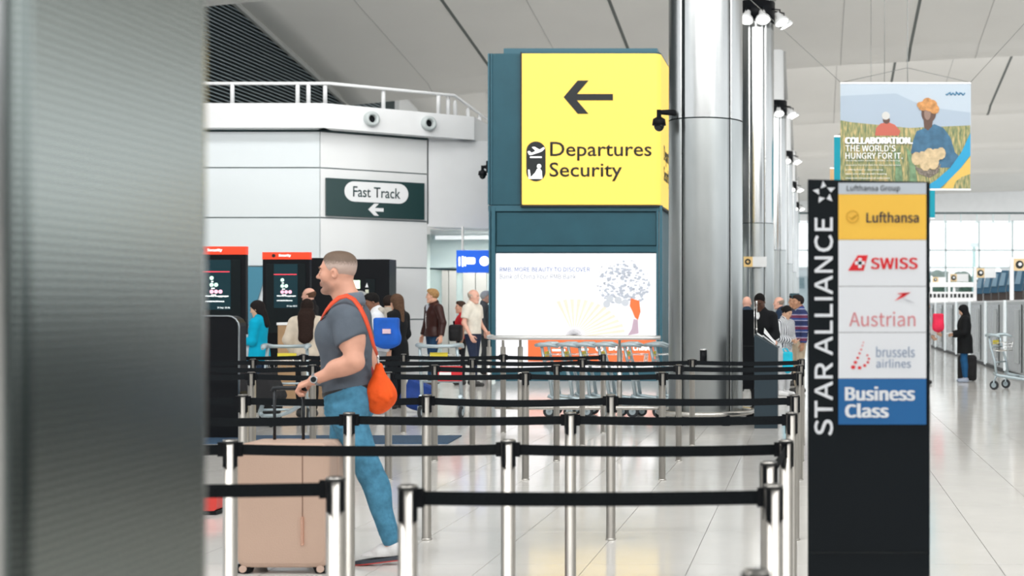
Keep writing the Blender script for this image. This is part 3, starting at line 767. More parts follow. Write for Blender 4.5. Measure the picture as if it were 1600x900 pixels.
text('Lufthansa', q(1354,0)[0], q(1435,0)[0], PZ(348,Y_), PZ(331.5,Y_), -.009, mat('ink_navy', (.02,.02,.05), .5), y_, bold=.014, depth=.0015)
def ring(cx, cz, r, th, y0, y1, n=28):
    m = M(); o = circle(cx, cz, r, n); i = circle(cx, cz, r-th, n)
    for k in range(n):
        j = (k+1) % n; m.prism([i[k], o[k], o[j], i[j]], y0, y1)
    return m
AM2 = mat('ink_ochre', (.62,.33,.02), .5)
rr_ = ring(*q(1332,339), .0245, .003, -.010, -.008); rr_.prism([q(1324,338),q(1330,341),q(1335,337),q(1341,335.5),q(1336,341),q(1331,344)][::-1], -.010, -.008); rr_.build('crane_emblem', AM2, y_)
w1 = pan(375.2, 447, PW)
RED = mat('ink_red', (.75,.012,.02), .5)
e1 = M().prism([q(1325,423),q(1340,399),q(1356,399),q(1349.5,423)][::-1], -.010, -.008).build('tail_emblem', RED, w1)
c_ = q(1343.5,411); M().box(c_[0]-.019, c_[0]+.019, -.0115, -.010, c_[1]-.0065, c_[1]+.0065).box(c_[0]-.0065, c_[0]+.0065, -.0115, -.010, c_[1]-.019, c_[1]+.019).build('white_cross', PW, e1)
text('SWISS', q(1361,0)[0], q(1433,0)[0], PZ(420.5,Y_), PZ(403,Y_), -.009, RED, w1, bold=.02, depth=.0015)
w2 = pan(447.8, 519, PW)
text('Austrian', q(1327,0)[0], q(1430,0)[0], PZ(510,Y_), PZ(487,Y_), -.009, mat('ink_faded_red', (.68,.22,.24), .5), w2, depth=.0015)
M().prism([q(1398,470),q(1408,461),q(1423,456.5),q(1412,464)], -.010, -.008).prism([q(1401,458.5),q(1412,457.5),q(1422,457),q(1413,461)], -.010, -.008).build('arrow_emblem', RED, w2)
M().prism([q(1410,466),q(1420,469),q(1430,474),q(1418,471)][::1], -.010, -.008).build('arrow_emblem', mat('ink_pale_grey', (.55,.56,.60), .5), w2)
w3 = pan(519.8, 591, PW)
text('brussels', q(1369,0)[0], q(1429,0)[0], PZ(558,Y_), PZ(541.5,Y_), -.009, mat('ink_slate', (.22,.30,.44), .5), w3, depth=.0015)
text('airlines', q(1369,0)[0], q(1423,0)[0], PZ(574.5,Y_), PZ(561,Y_), -.009, _m['ink_slate'], w3, depth=.0015)
dm = M()
for (a, b, r) in ((1349,535,1.0),(1347.5,540,1.2),(1345.5,546,1.5),(1343,552,1.8),(1340,559,2.2),(1336.5,566,2.8),(1333,573.5,3.6),(1343,574.5,3.0),(1351,571,2.6),(1356,566,2.2),(1357.5,560.5,1.9),(1355,555,1.6)):
    dm.prism(circle(*q(a,b), r*Y_/F, 10, rz=r*.85*Y_/F), -.010, -.008)
tag(dm.build('dotted_emblem', RED, w3), kind='stuff')
bb = pan(591.6, 663, mat('panel_blue', (.012,.13,.36), .45))
text('Business', q(1321.5,0)[0], q(1428,0)[0], PZ(625.5,Y_), PZ(604,Y_), -.009, PW, bb, bold=.035, depth=.0015)
text('Class', q(1321.5,0)[0], q(1387,0)[0], PZ(652,Y_), PZ(630.5,Y_), -.009, PW, bb, bold=.035, depth=.0015)
text('STAR ALLIANCE', q(1273,0)[0], q(1301,0)[0], PZ(680,Y_), PZ(340,Y_), -.0015, PW, t, rot=90, depth=.003, bold=.012)
sm_ = M(); cx, cz = q(1288,301)
for k in range(5):
    a = math.radians(90+72*k+8)
    def pt(r, da): return (cx+r*math.cos(a+da), cz+r*math.sin(a+da))
    sm_.prism([pt(.046,-.02), pt(.0215,.60), pt(.026,-.42)][::1], -.004, 0)
sm_.build('star_emblem', PW, t)

# ---- hanging banners
Y_ = 30.0
def q(px, py): return (PXx(px, Y_), PZ(py, Y_))
t = thing('advert_banner', 'large hanging fabric banner with farmers in a field and white headline', 'banner', (0, Y_, 0))
sky_b = mat('print_sky', (0.446,0.518,0.59), .7)
M().box(q(1313,0)[0], q(1517,0)[0], -.02, .02, PZ(131,Y_), PZ(129,Y_)).box(q(1313,0)[0], q(1517,0)[0], -.02, .02, PZ(297.5,Y_), PZ(294.5,Y_)).build('banner_rail', STEEL2, t)
cl = M().box(q(1313,0)[0], q(1517,0)[0], -.006, .006, PZ(295,Y_), PZ(131,Y_)).build('banner_cloth', sky_b, t)
fld = mat('print_field', (0.302,0.288,0.115), .8)
nt = fld.node_tree; b = nt.nodes['Principled BSDF']; tcn = nt.nodes.new('ShaderNodeTexCoord'); mp = nt.nodes.new('ShaderNodeMapping'); mp.inputs['Scale'].default_value = (7,1,1.4)
nn = nt.nodes.new('ShaderNodeTexNoise'); nn.inputs['Scale'].default_value = 3.5; nn.inputs['Detail'].default_value = 6; cr = nt.nodes.new('ShaderNodeValToRGB')
cr.color_ramp.elements[0].position = .32; cr.color_ramp.elements[0].color = (.09,.15,.09,1); cr.color_ramp.elements[1].position = .66; cr.color_ramp.elements[1].color = (.56,.42,.20,1)
e = cr.color_ramp.elements.new(.5); e.color = (.27,.28,.13,1)
nt.links.new(tcn.outputs['Object'], mp.inputs[0]); nt.links.new(mp.outputs[0], nn.inputs['Vector']); nt.links.new(nn.outputs['Fac'], cr.inputs[0]); nt.links.new(cr.outputs[0], b.inputs['Base Color'])
def sheet(pts, m, name, lv): return M().prism([q(*p_) for p_ in pts][::-1], -.006-.003*lv, -.0055).build(name, m, cl)
sheet([(1313,150),(1400,146),(1430,160),(1470,170),(1516,176),(1516,200),(1313,200)], mat('print_mountain', (0.36,0.432,0.518), .7), 'mountain_print', 1)
sheet([(1313,188),(1330,191),(1380,196),(1420,200),(1516,196),(1516,294.6),(1313,294.6)], fld, 'field_print', 2)
# man in red bending
skin_d = mat('print_skin_dark', (0.115,0.065,0.05), .7)
sheet([(1367,212),(1369,200),(1376,193),(1388,191),(1398,195),(1407,205),(1404,212)], mat('print_red_shirt', (0.49,0.122,0.086), .7), 'farmer_print', 3)
M().prism(circle(*q(1385,188), .075, 16), -.018, -.006).build('farmer_print', skin_d, cl)
M().prism(circle(*q(1384,181), .085, 16), -.021, -.006).build('cap_print', mat('print_cap', (0.576,0.569,0.547), .7), cl)
# woman in blue with head wrap and basket
blue_s = mat('print_blue_shirt', (0.05,0.137,0.23), .7, var=.25, vscale=5)
sheet([(1421,250),(1426,222),(1432,205),(1446,200),(1460,194),(1474,200),(1485,215),(1492,238),(1500,246),(1490,262),(1470,262),(1440,258)], blue_s, 'woman_print', 3)
sheet([(1443,186),(1458,186),(1456,198),(1450,204),(1444,200)], skin_d, 'woman_print', 4)
M().prism(circle(*q(1451,177), .155, 20, rz=.20), -.020, -.006).build('woman_print', skin_d, cl)
M().prism(circle(*q(1449,178), .07, 14, rz=.13), -.022, -.006).build('woman_print', mat('print_skin_lit', (0.274,0.18,0.144), .7), cl)
hw = M(); 
for a, b, r in ((1442,166,.10),(1449,161,.11),(1456,164,.11),(1460,171,.10),(1437,164,.06),(1452,167,.10)): hw.prism(circle(*q(a,b), r, 14), -.024-.0004*a/100, -.006)
hw.build('head_wrap_print', mat('print_headwrap', (0.518,0.245,0.086), .7, var=.3, vscale=14), cl)
sheet([(1424,240),(1446,238),(1449,246),(1440,250),(1424,246)], skin_d, 'woman_print', 5)
bm_ = M()
for a, b, r in ((1432,248,.11),(1441,246,.10),(1452,243,.12),(1462,243,.11),(1470,240,.10),(1446,255,.13),(1458,254,.12)): bm_.prism(circle(*q(a,b), r, 10, rz=r*1.3), -.027-.0005*(a-1430), -.006)
bm_.build('basket_print', mat('print_maize', (0.562,0.432,0.259), .7, var=.2, vscale=10), cl)
sheet([(1426,256),(1434,262),(1446,266),(1460,264),(1470,256),(1466,270),(1452,278),(1436,272)], mat('print_basket', (0.202,0.173,0.144), .8, var=.5, vscale=30), 'basket_print', 5)
for dx in (0, 1):
    pts = [(1398+dx*22,294.6),(1399+dx*22,262),(1396+dx*20,236-dx*6),(1404+dx*20,240),(1408+dx*22,262),(1412+dx*22,294.6)]
    sheet(pts, mat('print_leaf', (0.158,0.259,0.144), .7, var=.3, vscale=10), 'leaf_print', 6)
# swooshes
sheet([(1440,294.6),(1462,282),(1485,262),(1502,238),(1516,208),(1516,243),(1500,264),(1480,284),(1468,294.6)], mat('print_cyan_band', (0.014,0.302,0.533), .6), 'blue_band_print', 8)
sheet([(1472,294.6),(1484,280),(1502,262),(1516,244),(1516,294.6)], mat('print_amber_band', (0.662,0.446,0.101), .6), 'amber_band_print', 9)
sheet([(1489,294.6),(1493,284),(1502,277),(1516,272),(1516,294.6)], fld, 'field_print', 10)
bw = PAPER
text('COLLABORATION.', q(1321,0)[0], q(1425,0)[0], PZ(225,Y_), PZ(215,Y_), -.045, bw, cl, bold=.055)
text("THE WORLD'S", q(1321,0)[0], q(1399,0)[0], PZ(237,Y_), PZ(227,Y_), -.045, bw, cl, bold=.008)
text('HUNGRY FOR IT.', q(1321,0)[0], q(1410,0)[0], PZ(248.5,Y_), PZ(239,Y_), -.045, bw, cl, bold=.008)
text('Working with farmers, SABIC is helping\nincrease food yields for the world while\nputting food in developing', q(1321,0)[0], q(1407,0)[0], PZ(267,Y_), PZ(250,Y_), -.045, bw, cl)
text("Meet one of the world's leading\nchemical companies at sabic.com", q(1321,0)[0], q(1390,0)[0], PZ(280,Y_), PZ(271,Y_), -.045, bw, cl, bold=.01)
sc_ = M(); sc_.tube([(*[q(1478+k*.9,0)[0]], -.012, PZ(147+1.6*math.sin(k*.9)-(3 if k in (7,18,24) else 0),Y_)) for k in range(34)], .014, 5); sc_.build('script_emblem', mat('print_script', (0.072,0.216,0.36), .6), cl)
wm = mat('wire_grey', (.25,.26,.26), .4, .6)
nx_, nz = q(1418,106)
for a, b in ((1314,129),(1516,129)):
    x, zz = q(a, b); M().tube([(x,0,zz),(nx_,0,nz)], .006, 5).build('wire', wm, t)
M().tube([(nx_,0,PZ(129,Y_)),(nx_,0,nz),(nx_,0,12.3)], .009, 5).build('wire', wm, t)
M().tube([(q(1314,129)[0],0,q(1314,129)[1]),(q(1314,129)[0]-4,0,9.9)], .006, 5).build('wire', wm, t)
M().tube([(q(1516,129)[0],0,q(1516,129)[1]),(q(1516,129)[0]+4,0,10.6)], .006, 5).build('wire', wm, t)
for y, c, lab, sc in ((39.0, (.0,.36,.48), 'bright cyan hanging banner mostly hidden by the farmers banner', 1), (48.0, (.62,.40,.20), 'tan hanging banner, a sliver behind the cyan one', 1)):
    t2 = thing('advert_banner', lab, 'banner', (1.985, y, 0))
    M().box(-1.385, 1.385, -.006, .006, 3.95, 6.16).build('banner_cloth', mat('cloth_%d' % y, c, .7), t2)
    M().box(-1.385, 1.385, -.02, .02, 6.16, 6.20).box(-1.385, 1.385, -.02, .02, 3.91, 3.95).build('banner_rail', STEEL2, t2)
    M().tube([(-1.3,0,6.2),(0,0,6.9),(1.3,0,6.2)], .006, 5).tube([(0,0,6.9),(0,0,12.6)], .008, 5).build('wire', wm, t2)

# ---- screen kiosks
orr = mat('kiosk_orange', (.90,.055,.015), .35, emit=.25)
scr = mat('kiosk_screen', (.012,.035,.045), .2, emit=.2, spec=.2)
whs = mat('screen_white', (.9,.95,.95), .5, emit=.7); pnk = mat('screen_pink', (.9,.45,.6), .5, emit=.6); grs = mat('screen_green', (.6,.9,.75), .5, emit=.6); rds = mat('screen_red', (.8,.05,.08), .5, emit=.6)
def kiosk(x0p, x1p, Y, top, lab, word):
    s = Y/F; xc_ = PXx((x0p+x1p)/2, Y); w = (x1p-x0p)*s/2; zt = PZ(top, Y)
    t = thing('screen_kiosk', lab, 'kiosk', (xc_, Y, 0))
    M().box(-w, w, 0, .10, 0, zt-.125).build('body', BLACK, t, bevel=.01)
    hd = M().box(-w, w, -.005, .10, zt-.125, zt).build('header', orr, t)
    text('Security', -w*.30, w*.20, zt-.088, zt-.035, -.009, whs, hd, bold=.02)
    M().prism(circle(-w*.52, zt-.062, .032, 16), -.011, -.005).build('header_symbol', SIGNBLK, hd)
    M().box(-w*.84, w*.84, -.012, 0, zt-1.42, zt-.20).build('bezel', BLACKG, t, bevel=.006)
    sw = w*.50; s_ = M().box(-sw, sw, -.018, -.012, zt-.98, zt-.21).build('screen', scr, t)
    M().box(-sw, sw*.93, -.022, -.018, zt-.40, zt-.385).build('screen_line', rds, s_)
    for r, (n_, m_) in enumerate(((1,grs),(2,grs),(3,pnk))):
        for k in range(n_): M().prism(circle(-sw*.28+k*.068, zt-.49-r*.105, .031, 12), -.024, -.018).build('screen_icon', m_, s_)
        mm = M().box(-sw*.30, -sw*.30+.03+.02*r, -.024, -.018, zt-.553-r*.105, zt-.535-r*.105).build('screen_caption', whs, s_)
    text('Hand luggage\nrestrictions', -sw*.72, sw*.86, zt-.86, zt-.755, -.020, whs, s_, bold=.02)
    text('25 Sep  10:16', sw*.1, sw*.95, zt-.965, zt-.935, -.020, whs, s_)
kiosk(410, 484, 25.0, 394, 'black screen kiosk with orange Security header, in the middle of the white wall', 'a')
kiosk(292, 384, 22.0, 385, 'black screen kiosk with orange header, half hidden by the embossed pillar', 'b')
# black check-in machine by the pillar
t = thing('bag_drop_machine', 'black rounded self-service machine just right of the embossed pillar', 'machine', (0, 16.4, 0))
x0, x1 = PXx(290,16.4), PXx(374,16.4)
M().prism([(x0,0),(x1+.04,0),(x1+.04,.50),(x1,.54)]+[(x1-.12+.12*math.cos(math.radians(a)), PZ(510,16.4)+.12*math.sin(math.radians(a))) for a in (0,20,45,70,90)]+[(x0,PZ(510,16.4)+.12)], 0, .2).build('body', BLACK, t)
m = M(); m.tube([(x1,-.012,.5)]+[(x1-.12+.12*math.cos(math.radians(a)), -.012, PZ(510,16.4)+.12*math.sin(math.radians(a))) for a in (0,20,45,70,90)]+[(x0,-.012,PZ(510,16.4)+.12)], .012, 6); m.build('edge_trim', mat('trim_grey', (.3,.33,.35), .3, .8), t)
# brown counter
Y_ = 22.2
t = thing('brown_counter', 'light brown wooden counter with white top behind the woman in cream', 'counter', (0, Y_, 0))
M().box(PXx(434,Y_), PXx(486,Y_), 0, .55, 0, PZ(508,Y_)).build('body', mat('brown_board', (.40,.25,.13), .6, var=.12, vscale=4), t)
M().box(PXx(433,Y_), PXx(487,Y_), -.02, .57, PZ(508,Y_), PZ(504,Y_)).build('top', WHITE, t)
# podium on the right with papers
Y_ = 17.75
t = thing('black_podium', 'dark slanted-top podium holding papers, right of the large column', 'podium', (0, Y_, 0))
x0, x1 = PXx(1178.5,Y_), PXx(1215,Y_)
pod = mat('podium_dark_teal', (.012,.028,.040), .4)
M().prism([(x0,0),(x1,0),(x1,PZ(543,Y_)),(x0,PZ(522,Y_))], 0, .5).build('body', pod, t, bevel=.006)
t = thing('document_sheaf', 'stack of white papers lying on the slanted podium top', 'paper', (0, Y_+.2, 0))
for k, (a, b, c, d) in enumerate(((1183,521.5,1192,527),(1192,525,1211,539),(1194,520,1212,537.5))):
    xa_, za_ = P(a, b, Y_+.2); xb_, zb_ = P(c, d, Y_+.2)
    M().hexa([(xa_,-.1,za_),(xb_,-.1,zb_),(xb_,.1,zb_),(xa_,.1,za_)], [(xa_,-.1,za_+.012),(xb_,-.1,zb_+.012+.03*(k==2)),(xb_,.1,zb_+.012),(xa_,.1,za_+.012+.05*(k==2))]).build('sheet', PAPER, t)
t = thing('chrome_stand', 'thin chrome microphone stand rising from the podium top', 'stand', (PXx(1182,Y_), Y_+.06, PZ(524,Y_)))
M().tube([(0,0,-.02),(0,0,.40)], .006, 8).tube([(-.03,.0,-.02),(-.03,0,.42)], .004, 6).build('rod', CHROME, t)
M().cyl((0,0,.39),(0,-.01,.43), .011, 12).build('clip', CHROME, t); M().cyl((0,0,.06),(0,0,.09), .010, 12).build('clip', CHROME, t)
Y_ = 20.15
t = thing('black_screen_panel', 'tall dark standing panel between the large column and the podium', 'panel', (0, Y_, 0))
M().box(PXx(1150,Y_), PXx(1178,Y_), 0, .06, .35, PZ(484,Y_)).build('panel', BLACK, t)
M().box(PXx(1150,Y_), PXx(1178,Y_), -.012, 0, PZ(541.5,Y_), PZ(540.5,Y_)).build('trim_line', SIGNBLK, t)
for a in (1152, 1175): M().box(PXx(a,Y_), PXx(a+2,Y_), 0, .05, .0, .36).build('leg', BLACK, t)
M().box(PXx(1150,Y_), PXx(1178,Y_), -.15, .2, .0, .025).build('foot', BLACK, t)

# floor mat
t = tag(M().hexa([(PXx(300,16.1),15.75,0),(PXx(700,15.75),15.75,0),(PXx(718,16.6),16.7,0),(PXx(300,16.7),16.7,0)], [(PXx(300,16.1),15.75,.012),(PXx(700,15.75),15.75,.012),(PXx(718,16.6),16.7,.012),(PXx(300,16.7),16.7,.012)]).build('floor_mat', mat('mat_blue', (.03,.075,.14), .8, var=.3, vscale=60)), 'dark blue entrance mat lying among the queue posts', 'mat')

# ---- rail guarding the trolley park
Y_ = 18.6
t = thing('trolley_rail', 'white and steel guard rail in front of the nested trolleys', 'railing', (0,0,0))
zt = PZ(527.5,Y_); zb = PZ(636.5,Y_)
xl2 = PXx(757,Y_)
top = [(xl2-.06,19.3),(xl2-.02,18.95),(xl2+.12,18.65),(xl2+.5,18.55),(-2.2,18.5),(-1.97,18.5)]
m = M(); m.tube([(x,y,zt) for x, y in top], .036, 12, flat=.8); m.build('top_rail', mat('rail_white_steel', (.74,.74,.74), .3, .7), t)
m = M(); m.tube([(xl2+.05,19.2,zb),(xl2+.14,18.66,zb),(xl2+.5,18.55,zb),(-2.2,18.5,zb),(-1.97,18.5,zb)], .028, 10); m.build('lower_rail', STEEL, t)
for px_ in (764, 786, 813, 968):
    y = 18.56; x = PXx(px_, y)
    M().tube([(x,y,0),(x,y,zt-.12),(x,y,zt-.12),(x,y,zt-.03)], [.034,.034,.018,.018], 14).build('rail_post', STEEL, t)
# ---- luggage trolleys
def make_trolley():
    t = thing('luggage_trolley', '', 'trolley')
    fr_ = M()   # base frame along +x (front), handle end at x=0
    for s in (-1, 1):
        fr_.tube([(0,s*.27,.30),(.10,s*.27,.26),(.80,s*.17,.17),(1.02,s*.10,.15)], [.028,.030,.028,.024], 8)
        fr_.tube([(.06,s*.27,.27),(.02,s*.28,.15)], .018, 8)
    fr_.tube([(1.02,-.11,.15),(1.05,0,.15),(1.02,.11,.15)], .024, 8)
    fr_.tube([(.30,-.25,.235),(.30,.25,.235)], .016, 8).tube([(.62,-.2,.195),(.62,.2,.195)], .016, 8)
    fr_.build('base_frame', TROLLEY, t)
    up = M()
    for s in (-1, 1): up.tube([(.06,s*.27,.28),(.03,s*.27,.50),(-.06,s*.26,.80),(-.09,s*.25,.97)], [.026,.024,.022,.022], 8)
    up.tube([(.03,-.27,.50),(.03,.27,.50)], .014, 8).tube([(-.05,-.26,.78),(-.05,.26,.78)], .014, 8)
    up.build('upright', TROLLEY, t)
    h = M()
    h.tube([(.14,-.27,.965),(.02,-.275,1.0),(-.10,-.27,1.0),(-.17,-.20,.99),(-.19,0,.985),(-.17,.20,.99),(-.10,.27,1.0),(.02,.275,1.0),(.14,.27,.965)], [.02,.042,.044,.034,.032,.034,.044,.042,.02], 10, flat=.75)
    h.build('handle_bar', TROLLEY, t)
    bk = M()
    for s in (-1, 1): bk.tube([(-.04,s*.22,.72),(.16,s*.22,.70),(.18,s*.22,.86),(-.07,s*.22,.86)], .006, 5, closed=True)
    for z in (.71,.76,.81,.86): bk.tube([(.17,-.22,z),(.17,.22,z)], .005, 5)
    for k in range(6): bk.tube([(-.04,-.2+k*.08,.72),(.16,-.2+k*.08,.70),(.18,-.2+k*.08,.86)], .004, 5)
    bk.build('basket', CHROME, t)
    M().box(-.075,-.055,-.12,.12,.83,.90).build('plate', mat('trolley_plate_yellow', (.75,.62,.05), .5), t)
    for nm, x, y, r in (('wheel',.02,-.28,.085),('wheel',.02,.28,.085),('wheel',.98,0,.07)):
        w = M(); w.tube([(x,y-.020,r),(x,y-.012,r),(x,y+.012,r),(x,y+.020,r)], [r*.9,r,r,r*.9], 18); w = w.build('wheel', RUBBER, t)
        M().cyl((x,y-.024,r),(x,y+.024,r), r*.55, 14).build('hub', TROLLEY, w)
        M().tube([(x,y-.034,r),(x+.01,y-.034,r*1.9),(x+.01,y+.034,r*1.9),(x,y+.034,r)], .012, 6).build('fork', TROLLEY, w)
    return t
tr0 = make_trolley()
tx = [PXx(p_, 19.75) for p_ in (862, 893, 920, 950, 990, 1030)]
# the nested row runs along the rail, handles to the right of each base
labs = ['grey luggage trolley nested behind the rail, leftmost of the row', 'grey luggage trolley nested behind the rail, second from the left', 'grey luggage trolley nested behind the rail, third from the left', 'grey luggage trolley nested behind the rail, fourth from the left', 'grey luggage trolley nested behind the rail, fifth from the left', 'grey luggage trolley nested behind the rail, nearest the steel column']
for k, x in enumerate(tx):
    if k == 0: o = tr0; o['label'] = labs[0]; o.location = (x, 19.75, 0)
    else: o = dup(tr0, (x, 19.75, 0), 0, labs[k])
    o.rotation_euler = (0, 0, 0); o['group'] = 'nested luggage trolleys'
dup(tr0, (PXx(697,19.6), 19.3, 0), math.radians(88), 'grey luggage trolley seen end on, left of the rail, red plates inside')
o = dup(tr0, (PXx(1561,26.2), 26.2, 0), math.radians(-30), 'grey luggage trolley standing alone at the right by the steel units')
for c_ in list(o.children_recursive):
    if c_.name.startswith('plate'): pass
o = dup(tr0, (PXx(447,18.9), 18.9, 0), math.radians(-80), 'grey luggage trolley with black bag beside the woman in cream')
t = tag(M().box(-.20,.20,-.02,.02,0,.20).build('red_board', mat('trolley_red', (.65,.02,.03), .5)), 'red advert board fixed across the end-on trolley', 'board')
t.location = (PXx(698,19.1), 19.12, .52)
M().box(-.10,.06,-.025,-.02,.06,.12).build('white_patch', PAPER, t)
# lone trolley's neighbours: steel baggage units along the right
X_ = 4.42
unit0 = None
inset = mat('unit_dark_inset', (.09,.10,.10), .25, .8, var=.4, vscale=6, stretch=(1,1,.3)); ust = mat('unit_steel', (.36,.385,.39), .34, .75, var=.08, vscale=2)
names = ['steel bag-drop unit with dark inset, %s counting from the right edge' % w for w in ('first','second','third','fourth','fifth','sixth','seventh','eighth','ninth')]
for k in range(9):
    y0 = 25.35+3.65*k
    if unit0 is None:
        t = unit0 = thing('bag_drop_unit', names[k], 'machine', (X_, y0, 0), 0, 'steel bag-drop units')
        M().box(0,.9,.02,3.63,0,1.62).build('body', ust, t)
        M().box(-.02,0,.95,3.0,.12,1.56).build('dark_inset', inset, t)
        M().box(-.03,-.02,1.2,1.9,.3,1.45).build('door', ust, t)
        M().box(-.04,0,3.38,3.60,.05,1.66).build('white_strip', mat('unit_white_strip', (.85,.92,.95), .4, emit=.25), t)
        M().box(-.01,.92,.0,3.65,1.62,1.66).build('top', STEEL2, t)
        M().box(-.02,.0,.02,3.36,0,.08).build('kick_plate', SIGNBLK, t)
    else: dup(unit0, (X_, y0, 0), 0, names[k])
# self check-in terminals behind them
term0 = None
tt = mat('terminal_blue_grey', (.03,.09,.15), .5, spec=.2)
tl = ['blue-grey check-in terminal behind the steel units, %s from the right' % w for w in ('first','second','third','fourth','fifth','sixth','seventh','eighth')]
for k, px_ in enumerate((1607,1592,1580,1567,1555,1543,1531)):
    x = 5.85; Y_ = x*F/(px_-PX)
    if term0 is None:
        t = term0 = thing('check_in_terminal', tl[k], 'terminal', (x, Y_, 0), 0, 'self check-in terminals')
        M().box(-.11,.11,0,.3,0,2.1).build('stand', mat('terminal_brown', (.035,.022,.018), .5), t)
        M().hexa([(-.17,-.06,1.95),(.08,-.06,1.95),(.08,.14,1.95),(-.17,.14,1.95)], [(-.02,.02,2.62),(.19,.02,2.62),(.19,.18,2.62),(-.02,.18,2.62)]).build('screen_housing', tt, t)
        M().hexa([(-.14,-.07,2.15),(.02,-.07,2.15),(.02,-.06,2.15),(-.14,-.06,2.15)], [(-.03,.01,2.55),(.10,.01,2.55),(.10,.02,2.55),(-.03,.02,2.55)]).build('screen', mat('terminal_screen', (.12,.22,.30), .4), t)
    else: dup(term0, (x, Y_, 0), 0, tl[k])
# zone signs with round symbols
amb = mat('sign_pale_amber', (.80,.60,.34), .5)
for k, (a, b, c, py0, py1, Y_, lab) in enumerate(((1457,1466,1478,433,441,70,'white zone sign with amber square, leftmost and farthest of the zone signs'),(1485,1495,1513,428,440,55,'white zone sign with amber square, second from the left'),(1526,1538,1556,419,434,44,'white zone sign with amber square above the check-in terminals'),(1584,1602,1640,404,423,34,'white zone sign with amber square at the right edge of the picture'))):
    t = thing('zone_sign', lab, 'sign', (0, Y_, 0), 0, 'zone signs')
    M().box(PXx(a,Y_), PXx(c,Y_), 0, .06, PZ(py1,Y_), PZ(py0,Y_)).build('panel', wmat, t)
    M().box(PXx(a,Y_), PXx(b,Y_), -.01, 0, PZ(py1,Y_), PZ(py0,Y_)).build('amber_square', amb, t)
    r = (py1-py0)*Y_/F*.33
    M().prism(circle(PXx((a+b)/2,Y_), PZ((py0+py1)/2,Y_), r, 18), -.02, -.01).build('symbol', SIGNBLK, t)
    M().prism(circle(PXx((a+b)/2,Y_)+r*.1, PZ((py0+py1)/2,Y_)+r*.1, r*.45, 12), -.025, -.02).build('symbol_mark', wmat, t)
    M().box(PXx(a,Y_)-.09, PXx(a,Y_), 0, .1, (0 if Y_ > 60 else 1.665), PZ(py0-2,Y_)).build('post', STEEL2, t)
# long white counters and bulkheads far back on the right
for k, (a, b, py0, py1, Y_, lab) in enumerate(((1452,1532,441,448,80,'long white counter bulkhead far back, the upper of two'),(1448,1526,456,468,66,'long white counter far back, the lower of two'))):
    t = thing('check_in_counter', lab, 'counter', (0, Y_, 0))
    M().box(PXx(a,Y_), PXx(b,Y_), 0, 1.0, (0 if k else PZ(py1,Y_)), PZ(py0,Y_)).build('body', WHITE, t)
    if k == 0:
        for q_ in (a+3, (a+b)/2, b-3): M().box(PXx(q_,Y_)-.06, PXx(q_,Y_)+.06, .4, .5, 0, PZ(py1,Y_)).build('support', STEEL2, t)
    m = M()
    for j in range(12):
        x = PXx(a,Y_)+.12+j*.19; m.box(x, x+.12, -.02, 0, PZ(py1-(3 if k else 4),Y_), PZ(py0+3,Y_))
    m.build('lettering_dash', SIGNBLK, t)  # dark dashes suggesting a row of blurred lettering
# ================================================================ PEOPLE
def A(*p): return np.array(p, dtype=np.float64)
def cone(a, b, r1, r2=None, k=.03, clips=(), op=1): return ('c', A(*a), A(*b), r1, r1 if r2 is None else r2, k, clips, op)
def ell(c, r, k=.03, clips=(), op=1, R=None): return ('e', A(*c), A(*r), R, None, k, clips, op)
def rbox(c, h, rr, k=.02, clips=(), op=1, R=None): return ('b', A(*c), A(*h), R, rr, k, clips, op)
def bounds(p):
    if p[0] == 'c': r = max(p[3], p[4]); return np.minimum(p[1], p[2])-r, np.maximum(p[1], p[2])+r
    r = np.linalg.norm(p[2]) if p[3] is not None else p[2]
    if p[0] == 'b': r = r+(p[4] or 0)
    return p[1]-r, p[1]+r
def dist(p, X):
    if p[0] == 'c':
        ba = p[2]-p[1]; q = X-p[1]; t = np.clip(q@ba/max(ba@ba, 1e-12), 0, 1)
        d = np.sqrt(((q-t[:, None]*ba)**2).sum(1))-(p[3]+(p[4]-p[3])*t)
    else:
        q = X-p[1]
        if p[3] is not None: q = q@p[3].T
        if p[0] == 'e':
            k0 = np.sqrt(((q/p[2])**2).sum(1)); k1 = np.sqrt(((q/p[2]**2)**2).sum(1))+1e-9
            d = k0*(k0-1)/k1
        else:
            w = np.abs(q)-p[2]; d = np.sqrt((np.maximum(w, 0)**2).sum(1))+np.minimum(w.max(1), 0)-p[4]
    for pt, n in p[6]: d = np.maximum(d, (X-pt)@n)
    return d
def field(prims, X, planes=()):
    d = np.full(len(X), 1.0)
    for p in prims:
        lo, hi = bounds(p); m = p[5]*1.5+.03
        s = np.nonzero(((X > lo-m) & (X < hi+m)).all(1))[0]
        if len(s) == 0: continue
        e = dist(p, X[s]); a = d[s]; k = max(p[5], 1e-5)
        if p[7] > 0:
            h = np.clip(.5+.5*(a-e)/k, 0, 1); d[s] = a*(1-h)+e*h-k*h*(1-h)
        else:
            e = -e; h = np.clip(.5-.5*(a-e)/k, 0, 1); d[s] = a*(1-h)+e*h+k*h*(1-h)
    for pt, n in planes: d = np.maximum(d, (X-pt)@n)
    return d
